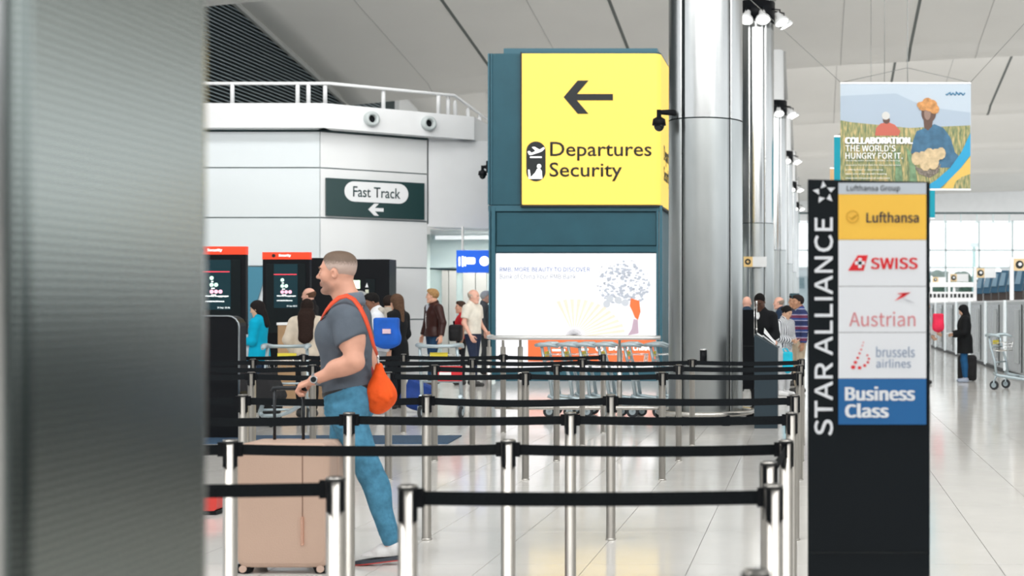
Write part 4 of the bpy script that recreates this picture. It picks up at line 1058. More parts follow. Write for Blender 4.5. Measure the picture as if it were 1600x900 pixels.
def surface(prims, vox, planes=()):
    pos = [bounds(p) for p in prims if p[7] > 0]
    lo = np.min([b[0] for b in pos], 0)-vox*3-.01; hi = np.max([b[1] for b in pos], 0)+vox*3+.01
    B = 5; nb = np.ceil((hi-lo)/(vox*B)).astype(int); n = nb*B
    g = [lo[i]+(np.arange(nb[i])+.5)*vox*B for i in range(3)]
    CX = np.stack(np.meshgrid(*g, indexing='ij'), -1).reshape(-1, 3)
    cd = field(prims, CX, planes)
    near = (np.abs(cd) < vox*B*.87*1.35+.006).reshape(nb)
    f = np.repeat(np.repeat(np.repeat(cd.reshape(nb), B, 0), B, 1), B, 2)
    near = np.repeat(np.repeat(np.repeat(near, B, 0), B, 1), B, 2)
    ii = np.nonzero(near)
    X = np.stack([lo[a]+(ii[a]+.5)*vox for a in range(3)], 1)
    f[ii] = field(prims, X, planes)
    ins = f < 0
    c = np.zeros(tuple(n-1), np.int8)
    for dx in (0,1):
        for dy in (0,1):
            for dz in (0,1): c += ins[dx:n[0]-1+dx, dy:n[1]-1+dy, dz:n[2]-1+dz]
    act = (c > 0) & (c < 8)
    ci = np.nonzero(act); cc = np.stack(ci, 1); N = len(cc)
    acc = np.zeros((N, 3)); cnt = np.zeros(N)
    for ax in range(3):
        o2 = [a for a in range(3) if a != ax]
        for u in (0,1):
            for v in (0,1):
                o = [0,0,0]; o[o2[0]] = u; o[o2[1]] = v; e = list(o); e[ax] = 1
                f1 = f[ci[0]+o[0], ci[1]+o[1], ci[2]+o[2]]; f2 = f[ci[0]+e[0], ci[1]+e[1], ci[2]+e[2]]
                x = (f1 < 0) != (f2 < 0)
                if not x.any(): continue
                t = f1[x]/(f1[x]-f2[x]); pt = np.tile(np.array(o, float), (len(t), 1)); pt[:, ax] = t
                acc[x] += pt; cnt[x] += 1
    V = lo+(cc+acc/cnt[:, None]+.5)*vox
    vid = np.full(tuple(n-1), -1, np.int32); vid[ci] = np.arange(N)
    Q = []
    for ax in range(3):
        u, v = [(1,2),(2,0),(0,1)][ax]
        s1 = [slice(1, n[a]-1) for a in range(3)]; s2 = list(s1)
        s1[ax] = slice(0, n[ax]-1); s2[ax] = slice(1, n[ax])
        a = ins[tuple(s1)]; b = ins[tuple(s2)]; x = a != b
        idx = np.stack(np.nonzero(x), 1); 
        if len(idx) == 0: continue
        st = np.array([1,1,1]); st[ax] = 0; idx = idx+st
        def cell(du, dv):
            j = idx.copy(); j[:, u] += du; j[:, v] += dv; return vid[j[:,0], j[:,1], j[:,2]]
        q = np.stack([cell(-1,-1), cell(0,-1), cell(0,0), cell(-1,0)], 1)
        fl = ~a[x]; q[fl] = q[fl][:, ::-1]
        Q.append(q)
    Q = np.concatenate(Q); Q = Q[(Q >= 0).all(1)]
    return V, Q
def flesh(name, prims, m, parent, vox=.01, planes=()):
    V, Q = surface(prims, vox, planes)
    me = bpy.data.meshes.new(name); me.vertices.add(len(V)); me.vertices.foreach_set('co', V.astype('f').ravel())
    me.loops.add(Q.size); me.loops.foreach_set('vertex_index', Q.astype('i').ravel())
    me.polygons.add(len(Q)); me.polygons.foreach_set('loop_start', np.arange(0, Q.size, 4, dtype='i')); me.polygons.foreach_set('loop_total', np.full(len(Q), 4, 'i'))
    me.polygons.foreach_set('use_smooth', np.ones(len(Q), bool)); me.update(calc_edges=True)
    me.materials.append(m)
    o = bpy.data.objects.new(name, me); C.objects.link(o)
    if parent: o.parent = parent
    return o
def grow(prims, t, clips=()):
    out = []
    for p in prims:
        cl = tuple(p[6])+tuple(clips)
        if p[0] == 'c': out.append(('c', p[1], p[2], p[3]+t, p[4]+t, p[5], cl, p[7]))
        elif p[0] == 'e': out.append(('e', p[1], p[2]+t, p[3], None, p[5], cl, p[7]))
        else: out.append((*p[:4], p[4]+t, p[5], cl, p[7]))
    return out
def rotm(yaw=0, pitch=0, roll=0):
    y, p_, r = map(math.radians, (yaw, pitch, roll))
    Rz = np.array([[math.cos(y),-math.sin(y),0],[math.sin(y),math.cos(y),0],[0,0,1]])
    Ry = np.array([[math.cos(p_),0,math.sin(p_)],[0,1,0],[-math.sin(p_),0,math.cos(p_)]])   # + = nod down
    Rx = np.array([[1,0,0],[0,math.cos(r),-math.sin(r)],[0,math.sin(r),math.cos(r)]])
    return Rz@Ry@Rx
def moved(prims, R, o, s=1.0):
    """head frame -> body frame"""
    out = []
    for p in prims:
        cl = tuple((o+R@(pt*s), R@n) for pt, n in p[6])
        if p[0] == 'c': out.append(('c', o+R@(p[1]*s), o+R@(p[2]*s), p[3]*s, p[4]*s, p[5]*s, cl, p[7]))
        else:
            RR = R.T if p[3] is None else p[3]@R.T
            out.append((p[0], o+R@(p[1]*s), p[2]*s, RR, (p[4] or 0)*s, p[5]*s, cl, p[7]))
    return out
def head_prims(jaw=1.0, nose=1.0, fine=False):
    h = [ell((-.014,0,.045),(.100,.077,.092)), ell((.030,0,-.020),(.060,.060*jaw,.080), .03),
         cone((-.012,.048*jaw,-.052),(.056,.020*jaw,-.098),.017,.017,.03), cone((-.012,-.048*jaw,-.052),(.056,-.020*jaw,-.098),.017,.017,.03),
         ell((.070,0,-.095),(.022,.026*jaw,.020),.02), ell((.0,0,-.075),(.055,.045,.03),.03),
         cone((.078,-.030,.040),(.078,.030,.040),.012,.012,.018), 
         ell((.052,.040,-.012),(.028,.022,.024),.02), ell((.052,-.040,-.012),(.028,.022,.024),.02),
         ell((.094,.031,.018),(.017,.015,.012),.012,(),-1), ell((.094,-.031,.018),(.017,.015,.012),.012,(),-1),
         ell((.079,.031,.017),(.013,.014,.012),.004), ell((.079,-.031,.017),(.013,.014,.012),.004),
         cone((.084,0,.028),(.107*nose,0,-.012),.0085,.0095,.012), ell((.106*nose,0,-.015),(.011,.011,.009),.008),
         ell((.093,.011,-.020),(.010,.008,.008),.006), ell((.093,-.011,-.020),(.010,.008,.008),.006),
         cone((.084,-.017,-.050),(.084,.017,-.050),.009,.009,.008), cone((.082,-.014,-.063),(.082,.014,-.063),.010,.010,.006),
         ell((-.008,.079,.004),(.017,.009,.030),.006, (), 1, rotm(-22,-10)), ell((-.008,-.079,.004),(.017,.009,.030),.006, (), 1, rotm(22,-10))]
    if fine: h += [ell((-.004,.086,.006),(.009,.006,.017),.004,(),-1), cone((.095,-.020,-.0565),(.095,.020,-.0565),.0028,.0028,.004,(),-1),
                   ell((.071,0,-.079),(.02,.02,.004),.01,(),-1)]
    return h
def hair_prims(kind):
    cr = ell((-.016,0,.047),(.100,.078,.092),.01)
    line = (A(.066,0,.082), A(1,0,-.95)/1.38)
    ear = (A(0,0,-.045), A(0,0,-1.))
    if kind == 'buzz': return grow([cr], .004, [line, ear])+[]
    if kind == 'short': return grow([cr], .009, [line, (A(0,0,-.05), A(0.,0,-1.))])+[ell((.030,0,.110),(.065,.060,.036),.02,[(A(.088,0,.0),A(1.,0,0))])]
    if kind == 'ring': return grow([cr], .007, [(A(.0,0,.045),A(.35,0,.94)), (A(.015,0,0),A(1.,0,0)), (A(0,0,-.055),A(0,0,-1.))])
    if kind == 'long': return grow([cr], .014, [(A(.076,0,.070), A(1,0,-.8)/1.28)])+[ell((-.050,0,-.02),(.075,.088,.12),.03,[(A(.01,0,0),A(1.,0,0))]), cone((-.065,0,-.08),(-.085,0,-.26),.072,.055,.03)]
    if kind == 'bob': return grow([cr], .014, [(A(.076,0,.074), A(1,0,-.8)/1.28)])+[ell((-.050,0,-.02),(.075,.088,.10),.03,[(A(.02,0,0),A(1.,0,0))]), cone((-.070,0,-.06),(-.075,0,-.12),.060,.045,.03)]
    if kind == 'tied': return grow([cr], .010, [(A(.074,0,.074), A(1,0,-.85)/1.31), (A(0,0,-.05), A(0.,0,-1.))])+[ell((-.125,0,.03),(.04,.04,.04),.02)]
    if kind == 'scarf': return grow([cr], .020, [(A(.080,0,.066), A(1,0,-.45)/1.10)])+[ell((-.02,0,-.05),(.09,.085,.10),.03,[(A(.045,0,0),A(1.,0,0))]), cone((-.03,0,-.12),(.0,0,-.17),.085,.10,.03)]
    return []
def hand_prims(w, d, lat, nrm, s=1.0, curl=.5, r=.0085, thumb=1, spread=.019):
    """w wrist, d along the hand, lat towards the thumb side, nrm out of the palm; fingers bend towards nrm"""
    w, d, lat, nrm = (np.array(x, float) for x in (w, d, lat, nrm))
    d /= np.linalg.norm(d); lat = lat-d*(lat@d); lat /= np.linalg.norm(lat); n2 = np.cross(d, lat); nrm = n2*(1 if n2@nrm > 0 else -1)
    out = []; K = []
    for k, L in enumerate((.88,1.0,.96,.82)):
        o = (1.5-k)*spread*s; kn = w+d*(.082-.004*abs(k-1))*s+lat*o; K.append(kn)
        out.append(cone(w+lat*o*.55+d*.012*s, kn, .013*s, .0125*s, .014))
    for k, L in enumerate((.88,1.0,.96,.80)):
        p0 = K[k]; a = curl*1.0; 
        for j, seg in enumerate((.040,.026,.021)):
            ang = a*(j+1)*.95 if j else a*.7
            dd = d*math.cos(ang)+nrm*math.sin(ang); p1 = p0+dd*seg*L*s
            out.append(cone(p0, p1, r*s*(1.08-.08*j), r*s*(1.0-.10*j), .004)); p0 = p1
    t0 = w+d*.022*s+lat*.022*s+nrm*.006*s; t1 = t0+(d*.55+lat*.62+nrm*.45)*.045*s*thumb; t2 = t1+(d*.85+lat*.05+nrm*.55)*.030*s; t3 = t2+(d*.8-lat*.15+nrm*.6)*.022*s
    out += [cone(t0, t1, .015*s, .011*s, .012), cone(t1, t2, .0105*s, .0098*s, .004), cone(t2, t3, .0095*s, .008*s, .004)]
    return out
SK = {}
def skin(name, col): return mat('skin_'+name, col, .5, var=.06, vscale=12, spec=.4)
LIGHT = ('light', (.66,.36,.25)); PINK = ('pink', (.68,.38,.29)); TAN = ('tan', (.42,.22,.13)); DARK = ('dark', (.10,.045,.028)); BROWN = ('brown', (.22,.10,.06)); EAST = ('pale', (.62,.38,.26))
def cloth(name, col, r=.8): return mat('cloth_'+name, col, r, var=.10, vscale=9, bump=.25, bscale=14, spec=.2)
def arm_default(side): return ((-.02, side*.235, 1.14), (.03, side*.245, .89))
def person(label, px, Y, H, face, sk=LIGHT, hair=('short', (.03,.02,.015)), top=('shirt', (.5,.5,.5), .93, 'long', .012), bottom=('trousers', (.03,.03,.04)), shoes=(.02,.02,.02),
           arms=None, legs=None, head=(0,0), lean=0.0, wide=1.0, fat=1.0, vox=.010, skirt=None, extra=None, x=None, group=None):
    """one standing figure; local +x is forward, +y its left"""
    s = H/1.75
    t = thing('person', label, 'person', (PXx(px, Y) if x is None else x, Y, 0), math.radians(face), group)
    arms = arms or {}; legs = legs or {}
    def T(p):
        p = np.array(p, float); p = p.copy()
        if p[2] > .95: p[0] += lean*(p[2]-.95)
        return p*s
    w = wide
    tor = [ell(T((-.005,0,.955)), A(.105*fat,.160*w,.115)*s,.05), ell(T((.005,0,1.10)), A(.098*fat,.138*w,.14)*s,.06),
           ell(T((.008,0,1.28)), A(.118,.165*w,.17)*s,.06), cone(T((-.01,-.135*w,1.405)), T((-.01,.135*w,1.405)), .060*s,.060*s,.05),
           cone(T((-.02,-.09*w,1.43)), T((-.03,0,1.50)), .045*s,.045*s,.04), cone(T((-.02,.09*w,1.43)), T((-.03,0,1.50)), .045*s,.045*s,.04)]
    A_ = []; F_ = []; Hn = []
    for side, key in ((1,'L'),(-1,'R')):
        e, wr = arms.get(key, arm_default(side))[:2]
        sh = T((-.01, side*.185*w, 1.405)); e = T(e); wr = T(wr)
        A_ += [cone(sh, e, .054*s, .040*s, .04)]; F_ += [cone(e, wr, .041*s, .026*s, .03)]
        d = (wr-e)/np.linalg.norm(wr-e); dn = d.copy()
        lat = A(1,0,0) if abs(d[0]) < .75 else A(0,-side*.3,1)
        Hn += hand_prims(wr, d, lat, A(0,-side,0) if abs(d[0]) < .75 else A(0,-side,-.6), s, curl=.45, r=.0095)
    L_ = []; Ft = []
    for side, key in ((1,'L'),(-1,'R')):
        kn, an = legs.get(key, ((.015,side*.095,.50),(-.02,side*.10,.085)))[:2]
        kn, an = A(*kn)*s, A(*an)*s; hp = A(0,side*.088,.90)*s
        L_ += [cone(hp, kn, .082*s*fat, .054*s, .04), cone(kn, an+(kn-an)*.15, .053*s, .038*s, .03), ell(kn*.68+an*.32-A(.018,0,0)*s, A(.045,.046,.11)*s, .03)]
        toe = legs.get(key+'t', (1,0,-.02)); td = A(*toe); td = td/np.linalg.norm(td)
        Ft += [cone(an-A(.02,0,.035)*s, an+A(0,0,-.040)*s+td*.15*s, .038*s, .028*s, .02, [(A(0,0,.004), A(0,0,-1.))]), cone(an, an-A(0,0,.03)*s, .038*s,.040*s,.02)]
    R = rotm(*head); ho = T((.022,0,1.612)); ho = ho*A(1,1,1)
    hd = moved(head_prims(), R, ho, s)
    neck = [cone(T((-.03,0,1.44)), ho+R@A(-.03,0,-.05)*s, .058*s, .056*s, .03)]
    kind_t, col_t, hem, slv, tt = top
    body = tor+A_+F_+Hn+L_+Ft+neck+hd
    flesh('body', body, skin(*sk), t, vox)
    up, dn_ = A(0,0,1.), A(0,0,-1.)
    # top
    tp = grow(tor, tt)+grow(A_, tt)
    if kind_t in ('coat','jacket'): 
        tp += [cone(T((-.01,0,.97)), A(0,0,hem*s+.02)+A(-.01,0,0), (.125*w+tt)*s, (.135*w+tt)*s, .05), cone(T((-.01,-.05,.97)), A(-.01,-.07,hem*s), (.10+tt)*s, (.125+tt)*s, .05), cone(T((-.01,.05,.97)), A(-.01,.07,hem*s), (.10+tt)*s, (.125+tt)*s, .05)]
    if slv == 'long':
        for p in F_:
            d = (p[2]-p[1])/np.linalg.norm(p[2]-p[1]); tp += grow([p], tt+.004, [(p[1]+(p[2]-p[1])*.95, d)])
    else:
        k = 0
        new = grow(tor, tt)
        for p in A_:
            d = (p[2]-p[1])/np.linalg.norm(p[2]-p[1]); new += grow([p], tt+.008, [(p[1]+(p[2]-p[1])*.68, d)])
        tp = new
    tp += [cone(T((-.03,0,1.46)), T((-.026,0,1.50)), .066*s+tt*.5, .062*s+tt*.4, .02)]
    if isinstance(col_t, tuple): mt = cloth('%s_%d_%d_%d' % (kind_t, col_t[0]*999, col_t[1]*999, col_t[2]*999), col_t, .30 if kind_t == 'jacket' else .85)
    else: mt = col_t
    flesh({'coat':'coat','jacket':'jacket','shirt':'shirt','sweater':'sweater'}[kind_t], tp, mt, t, vox, [(A(0,0,hem*s), dn_)])
    # bottom
    kb, cb = bottom[:2]
    bt = grow(tor[:2], .008)+grow(L_, .012, [(A(0,0,.075*s), dn_)])
    if kb == 'skirt': bt += [cone(A(0,0,.9)*s, A(0,0,bottom[2]*s), .15*s, .21*s, .04)]
    flesh({'trousers':'trousers','jeans':'jeans','skirt':'skirt'}[kb], bt, cloth('%s_%d_%d' % (kb, cb[0]*999, cb[2]*999), cb), t, vox, [(A(0,0,1.02*s), up)])
    sh_ = flesh('shoe', grow([Ft[0], Ft[1]], .010), mat('shoe_%d' % (shoes[0]*999), shoes, .5), t, vox*.9, [(A(0,0,.11*s), up), (A(0,0,0.0), dn_)])
    flesh('shoe', grow([Ft[2], Ft[3]], .010), sh_.data.materials[0], t, vox*.9, [(A(0,0,.11*s), up), (A(0,0,0.0), dn_)])
    hp_ = hair_prims(hair[0])
    if hp_: flesh('headscarf' if hair[0] == 'scarf' else 'hair', moved(hp_, R, ho, s), mat('hair_%d_%d' % (hair[1][0]*999, hair[1][1]*999), hair[1], .7, var=.3, vscale=60, spec=.15), t, vox*.85)
    fm = M(); bm2 = M()
    for sd in (1,-1):
        c = ho+R@A(.0905,sd*.030,.017)*s; fm.ell(tuple(c), (.006*s,.009*s,.006*s), 8, 6)
        c1 = ho+R@A(.0895,sd*.016,.038)*s; c2 = ho+R@A(.078,sd*.048,.036)*s; bm2.tube([tuple(c1), tuple(c2)], .005*s, 6)
    fm.build('eye', mat('eye_dark', (.02,.015,.012), .3), t)
    if hair[0] not in ('scarf',): bm2.build('eyebrow', mat('hair_%d_%d' % (hair[1][0]*999, hair[1][1]*999), hair[1]), t)
    lm = M(); c1 = ho+R@A(.092,-.018,-.0565)*s; c2 = ho+R@A(.092,.018,-.0565)*s; lm.tube([tuple(c1), tuple(c2)], .0045*s, 6)
    lm.build('mouth', mat('lip_%s' % sk[0], tuple(x*y for x, y in zip(sk[1], (.72,.45,.5))), .5), t)
    if extra: extra(t, s, T)
    return t
# ---- the walking man
def build_man():
    Y = 8.5; S = Y/F; CX = 543
    t = thing('person', 'man in grey short-sleeved shirt and blue jeans striding left behind a beige suitcase', 'person', (PXx(CX, Y), Y, 0), math.pi)
    def L(px, py, y=0.0):
        k = (Y-y)/Y   # perspective of points nearer the camera (local +y is towards it)
        return A((PXx(CX,Y)-PXx(px,Y-y)), y, EYE-(py-PY)*(Y-y)/F)
    sh_, el_, wr_ = L(545,500,.175), L(554,566,.235), L(490,594,.225)
    shR, elR, wrR = A(.0,-.17,1.45), A(-.05,-.25,1.18), A(.0,-.25,.92)
    ho = A(.066,0,1.716); R = rotm(2, 0)
    hd = moved(head_prims(1.06, 1.02, True), R, ho, 1.0)
    hd = [p for p in hd]
    neck = [cone((-.015,0,1.53), ho+R@A(-.030,0,-.03), .070, .062, .03), cone((.03,0,1.56), ho+R@A(.01,0,-.075), .045,.04,.03)]
    tor = [ell((-.01,0,1.02),(.135,.165,.13),.05), ell((.005,0,1.15),(.135,.155,.16),.06), ell((.012,0,1.33),(.148,.175,.165),.06),
           ell((.070,.075,1.37),(.07,.085,.08),.07), ell((.070,-.075,1.37),(.07,.085,.08),.07),
           cone((-.01,-.14,1.465),(-.01,.14,1.465),.068,.068,.05), cone((-.02,-.09,1.50),(-.02,0,1.56),.055,.05,.04), cone((-.02,.09,1.50),(-.02,0,1.56),.055,.05,.04)]
    up_ = [cone(sh_, el_, .070, .052, .04), ell(sh_*.62+el_*.38+A(.028,0,0),(.052,.058,.095),.03), ell(sh_*.55+el_*.45-A(.03,0,0),(.05,.05,.10),.03)]
    fo_ = [cone(el_, wr_, .051, .031, .03), ell(el_*.68+wr_*.32+A(0,0,.006),(.085,.045,.052),.03,(),1)]
    upR = [cone(shR, elR, .068, .048, .04)]; foR = [cone(elR, wrR, .046, .029, .03)]
    kn = L(462,601,.215); d = kn-wr_; 
    hnL = hand_prims(wr_, A(.90,0,-.36), A(0,-1,.30), A(-.3,-.2,-.9), 1.05, curl=.95, r=.0102)
    hnR = hand_prims(wrR, A(.2,0,-.97), A(.9,0,.2), A(0,1,0), 1.05, curl=.8, r=.0100)
    hipL, hipR = A(-.01,.095,.93), A(.02,-.095,.93)
    kL, aL = L(578,738,.10), L(611,842,.10); kR, aR = A(.075,-.10,.52), A(.10,-.10,.10)
    legL = [cone(hipL, kL, .094, .060, .04), cone(kL, aL, .058, .040, .03), ell(kL*.66+aL*.34-A(.022,0,.0),(.048,.052,.12),.03), ell(hipL-A(.05,0,-.01),(.085,.085,.10),.05)]
    legR = [cone(hipR, kR, .094, .060, .04), cone(kR, aR, .058, .040, .03), ell(kR*.66+aR*.34-A(.022,0,.0),(.048,.052,.12),.03), ell(hipR-A(.06,0,-.01),(.085,.085,.10),.05)]
    ftL = [cone(aL-A(.02,0,.055), aL+A(.09,0,-.082), .028,.014,.01), cone(aL, aL-A(0,0,.03), .038,.038,.02)]
    ftR = [cone(aR-A(.03,0,.055), aR+A(.09,0,-.066), .028,.014,.01), cone(aR, aR-A(0,0,.03), .038,.038,.02)]
    sk = mat('skin_man', (.67,.345,.245), .48, var=.07, vscale=14, spec=.4)
    # greying stubble on jaw and shaven temples: a colour of the skin itself, set by place on the head
    nt = sk.node_tree; b = nt.nodes['Principled BSDF']; base = b.inputs['Base Color'].links[0].from_socket
    tcn = nt.nodes.new('ShaderNodeTexCoord')
    def blob_mask(c, r):
        mp = nt.nodes.new('ShaderNodeMapping'); mp.vector_type = 'POINT'
        mp.inputs['Location'].default_value = tuple(-c[i]/r[i] for i in range(3)); mp.inputs['Scale'].default_value = tuple(1/r[i] for i in range(3))
        ln = nt.nodes.new('ShaderNodeVectorMath'); ln.operation = 'LENGTH'; mr = nt.nodes.new('ShaderNodeMapRange')
        mr.inputs[1].default_value = .75; mr.inputs[2].default_value = 1.05; mr.inputs[3].default_value = 1; mr.inputs[4].default_value = 0
        nt.links.new(tcn.outputs['Object'], mp.inputs[0]); nt.links.new(mp.outputs[0], ln.inputs[0]); nt.links.new(ln.outputs['Value'], mr.inputs[0]); return mr.outputs[0]
    def over(prev, fac, col, amt):
        mx = nt.nodes.new('ShaderNodeMix'); mx.data_type = 'RGBA'; mu = nt.nodes.new('ShaderNodeMath'); mu.operation = 'MULTIPLY'; mu.inputs[1].default_value = amt
        nt.links.new(fac, mu.inputs[0]); nt.links.new(mu.outputs[0], mx.inputs[0]); nt.links.new(prev, mx.inputs[6]); mx.inputs[7].default_value = (*col,1); return mx.outputs[2]
    o = over(base, blob_mask((ho[0]+.045,0,ho[2]-.075),(.075,.09,.050)), (.12,.085,.075), .55)
    o = over(o, blob_mask((ho[0]+.085,0,ho[2]-.040),(.022,.030,.010)), (.22,.12,.10), .6)
    o = over(o, blob_mask((ho[0]+.100,0,ho[2]-.057),(.020,.026,.011)), (.42,.10,.09), .7)
    nt.links.new(o, b.inputs['Base Color'])
    flesh('body', tor+up_+fo_+upR+foR+hnL+hnR+legL+legR+ftL+ftR+neck+hd, sk, t, .0042)
    # shirt
    dL = (el_-sh_)/np.linalg.norm(el_-sh_); dR = (elR-shR)/np.linalg.norm(elR-shR)
    nL = dL+A(-.30,0,0); nL /= np.linalg.norm(nL)
    shirt = grow(tor, .010)+grow(up_[:3], .014, [(sh_*.52+el_*.48, nL)])+grow(upR, .014, [(shR*.5+elR*.5, dR)])
    # folds
    rnd = random.Random(5)
    for k in range(7):
        z = 1.06+k*.045; shirt.append(cone((.135-.012*k,.10,z),(-.02,.175,z+.05+.02*rnd.random()),.006,.004,.018))
    for k in range(4):
        z = 1.07+k*.05; shirt.append(cone((-.13,.06,z+.05),(-.03,.165,z-.01),.007,.004,.018))
    for k in range(3): shirt.append(cone(sh_+A(.055,.045,-.02-.035*k), sh_+A(-.055,.06,.0-.03*k), .007,.004,.015))
    gs = cloth('grey_jersey', (.105,.125,.155), .85)
    so = flesh('shirt', shirt, gs, t, .006, [(A(0,0,1.027), A(-.19,0,-1.)/1.018), (A(.05,0,1.555), A(.45,0,1.)/1.097)])
    # collar: soft folded band round the neck
    cb = M(); N = 32; vs = []
    for k in range(N):
        a = 2*math.pi*k/N; ca, sa = math.cos(a), math.sin(a); fz = -.050*max(ca,0)-.012*ca
        for r_, z_ in ((.094,1.520),(.100,1.545),(.086,1.592),(.076,1.602),(.072,1.595),(.078,1.53)):
            vs.append((-.006+r_*1.0*ca+.012*max(ca,0), r_*.98*sa, z_+fz))
    cb.add(vs, [(k*6+j, ((k+1)%N)*6+j, ((k+1)%N)*6+(j+1)%6, k*6+(j+1)%6) for k in range(N) for j in range(6)], True)
    cb.build('collar', cloth('grey_collar', (.16,.185,.225)), so)
    # jeans
    jn = mat('denim_blue', (.07,.23,.36), .8, var=.22, vscale=22, bump=.35, bscale=22, spec=.2)
    J = grow(tor[:1], .012, [(A(0,0,1.06),A(0,0,1.))])+grow(legL, .013)+grow(legR, .013)
    for k in range(6):
        f = .62+k*.06; c = kL*(1-f)+aL*f; J.append(cone(c+A(.045,.02,0), c+A(-.045,.035,.012), .006,.005,.015))
    for k in range(5):
        c = kL*(1-.08*k)+hipL*.08*k; J.append(cone(c+A(.055,.03,.0), c+A(-.03,.055,.03), .007,.005,.018))
    for k in range(4): J.append(cone(hipL+A(.09,.06,.03-.03*k), hipL+A(-.01,.10,-.01-.035*k), .007,.004,.02))
    jo = flesh('jeans', J, jn, t, .006, [(A(.0,0,1.040), A(.19,0,1.)/1.018), (aL-A(0,0,.040), (aL-kL)/np.linalg.norm(aL-kL))])
    flesh('waist_belt', grow(tor[:1], .0165), mat('leather_dark', (.02,.02,.022), .5), t, .006, [(A(0,0,1.040), A(.19,0,1.)/1.018), (A(0,0,1.008), A(-.19,0,-1.)/1.018)])
    mat('seam_thread', (.25,.20,.12), .8)
    pk = M(); pk.tube([(-.075,.158,.985),(-.12,.125,.975),(-.135,.11,.88),(-.09,.155,.865),(-.06,.172,.89),(-.075,.158,.985)], .0035, 6); pk.build('pocket_seam', _m['seam_thread'], jo)
    # shoes
    wsh = mat('trainer_white', (.72,.72,.73), .6, bump=.2, bscale=60); sol = mat('trainer_sole_dark', (.05,.06,.08), .6); red = mat('trainer_red_edge', (.55,.06,.05), .6)
    for ft, an, tp_ in ((ftL, aL, .03), (ftR, aR, 0)):
        heel = an+A(-.062,0,-.098); toe = an+A(.215,0,-.098-.018)
        hz = max(heel[2], .004+tp_); 
        hx, tx_ = an[0]-.062, an[0]+.215; cy = an[1]
        def sole(z0h, z1h, z0t, z1t, grow_=0):
            pts = []
            for (x, hw) in ((hx-.004,.018),(hx+.015,.034),(hx+.08,.036),(hx+.16,.046),(hx+.22,.045),(hx+.262,.030),(tx_+.006,.010)): pts.append((x, hw+grow_))
            poly = [(x, cy-w) for x, w in pts]+[(x, cy+w) for x, w in pts[::-1]]
            m = M(); nn = len(poly); fx = lambda x: (x-hx)/(tx_-hx)
            vs = [(x, y, z0h+(z0t-z0h)*fx(x)) for x, y in poly]+[(x, y, z1h+(z1t-z1h)*fx(x)) for x, y in poly]
            fs = [tuple(range(nn-1,-1,-1)), tuple(range(nn, 2*nn))]+[(i, (i+1)%nn, (i+1)%nn+nn, i+nn) for i in range(nn)]
            return m.add(vs, fs)
        up1 = flesh('shoe', [cone((hx+.035,cy,.060+tp_),(hx+.12,cy,.052+tp_*.6),.043,.042,.02), cone((hx+.12,cy,.052+tp_*.6),(hx+.225,cy,.034),.041,.026,.03), ell((hx+.17,cy,.040),(.07,.042,.028),.02), cone((hx+.045,cy,.085+tp_),(hx+.055,cy,.118+tp_),.040,.036,.02), cone((hx+.10,cy,.10+tp_*.8),(hx+.15,cy,.07+tp_*.5),.014,.012,.015)], wsh, t, .005,
                    [(A(hx,cy,.024+tp_), A((.014-.0-.024-tp_)/.277*-1*-1 if False else 0,0,-1.)), (A(hx+.05,cy,.128+tp_), A(-.2,0,1.)/1.02)])
        sole(.006+tp_, .030+tp_, .006, .022).build('sole', sol, up1)
        sole(.000+tp_, .006+tp_, .000, .006, .001).build('sole_edge', red, up1)
        lc = M()
        for k in range(4):
            x = hx+.105+k*.022; z = .098-.011*k+tp_*(.6-.12*k); lc.tube([(x, cy-.026, z-.014),(x+.006, cy, z+.004),(x, cy+.028, z-.016)], .0028, 5)
        lc.build('laces', mat('lace_grey', (.30,.30,.32), .8), up1)
    # hair: thin greying sides, browner crop on top
    hm = mat('hair_cropped', (.16,.115,.085), .7)
    nt = hm.node_tree; b = nt.nodes['Principled BSDF']; tcn = nt.nodes.new('ShaderNodeTexCoord'); sp = nt.nodes.new('ShaderNodeSeparateXYZ'); mr = nt.nodes.new('ShaderNodeMapRange'); cr = nt.nodes.new('ShaderNodeValToRGB')
    nz = nt.nodes.new('ShaderNodeTexNoise'); nz.inputs['Scale'].default_value = 90; ad_ = nt.nodes.new('ShaderNodeMath'); ad_.operation = 'MULTIPLY_ADD'; ad_.inputs[1].default_value = .035
    nt.links.new(tcn.outputs['Object'], nz.inputs['Vector']); nt.links.new(nz.outputs['Fac'], ad_.inputs[0]); nt.links.new(tcn.outputs['Object'], sp.inputs[0]); nt.links.new(sp.outputs['Z'], ad_.inputs[2]); nt.links.new(ad_.outputs[0], mr.inputs[0])
    mr.inputs[1].default_value = ho[2]-.02; mr.inputs[2].default_value = ho[2]+.16; nt.links.new(mr.outputs[0], cr.inputs[0])
    cr.color_ramp.elements[0].color = (.48,.31,.24,1); cr.color_ramp.elements[1].color = (.12,.075,.05,1); e_ = cr.color_ramp.elements.new(.5); e_.color = (.50,.38,.33,1); e_ = cr.color_ramp.elements.new(.66); e_.color = (.17,.12,.09,1)
    nt.links.new(cr.outputs[0], b.inputs['Base Color'])
    line = (A(.074,0,.096), A(1,0,-.62)/1.177)
    hp = grow([ell((-.016,0,.045),(.101,.078,.092),.01)], .0012, [line, (A(0,0,-.05),A(.35,0,-1.)/1.06), (A(.030,0,0),A(1.,0,-.45)/1.1)])
    hp += [ell((-.010,0,.098),(.083,.062,.045),.012,[line]), ell((-.055,0,.078),(.064,.062,.054),.02)]
    hp += [ell((-.008,.080,.004),(.024,.02,.036),.004,(),-1), ell((-.008,-.080,.004),(.024,.02,.036),.004,(),-1)]
    flesh('hair', moved(hp, R, ho, 1.0), hm, t, .0042)
    ey = M(); ir = M(); br = M()
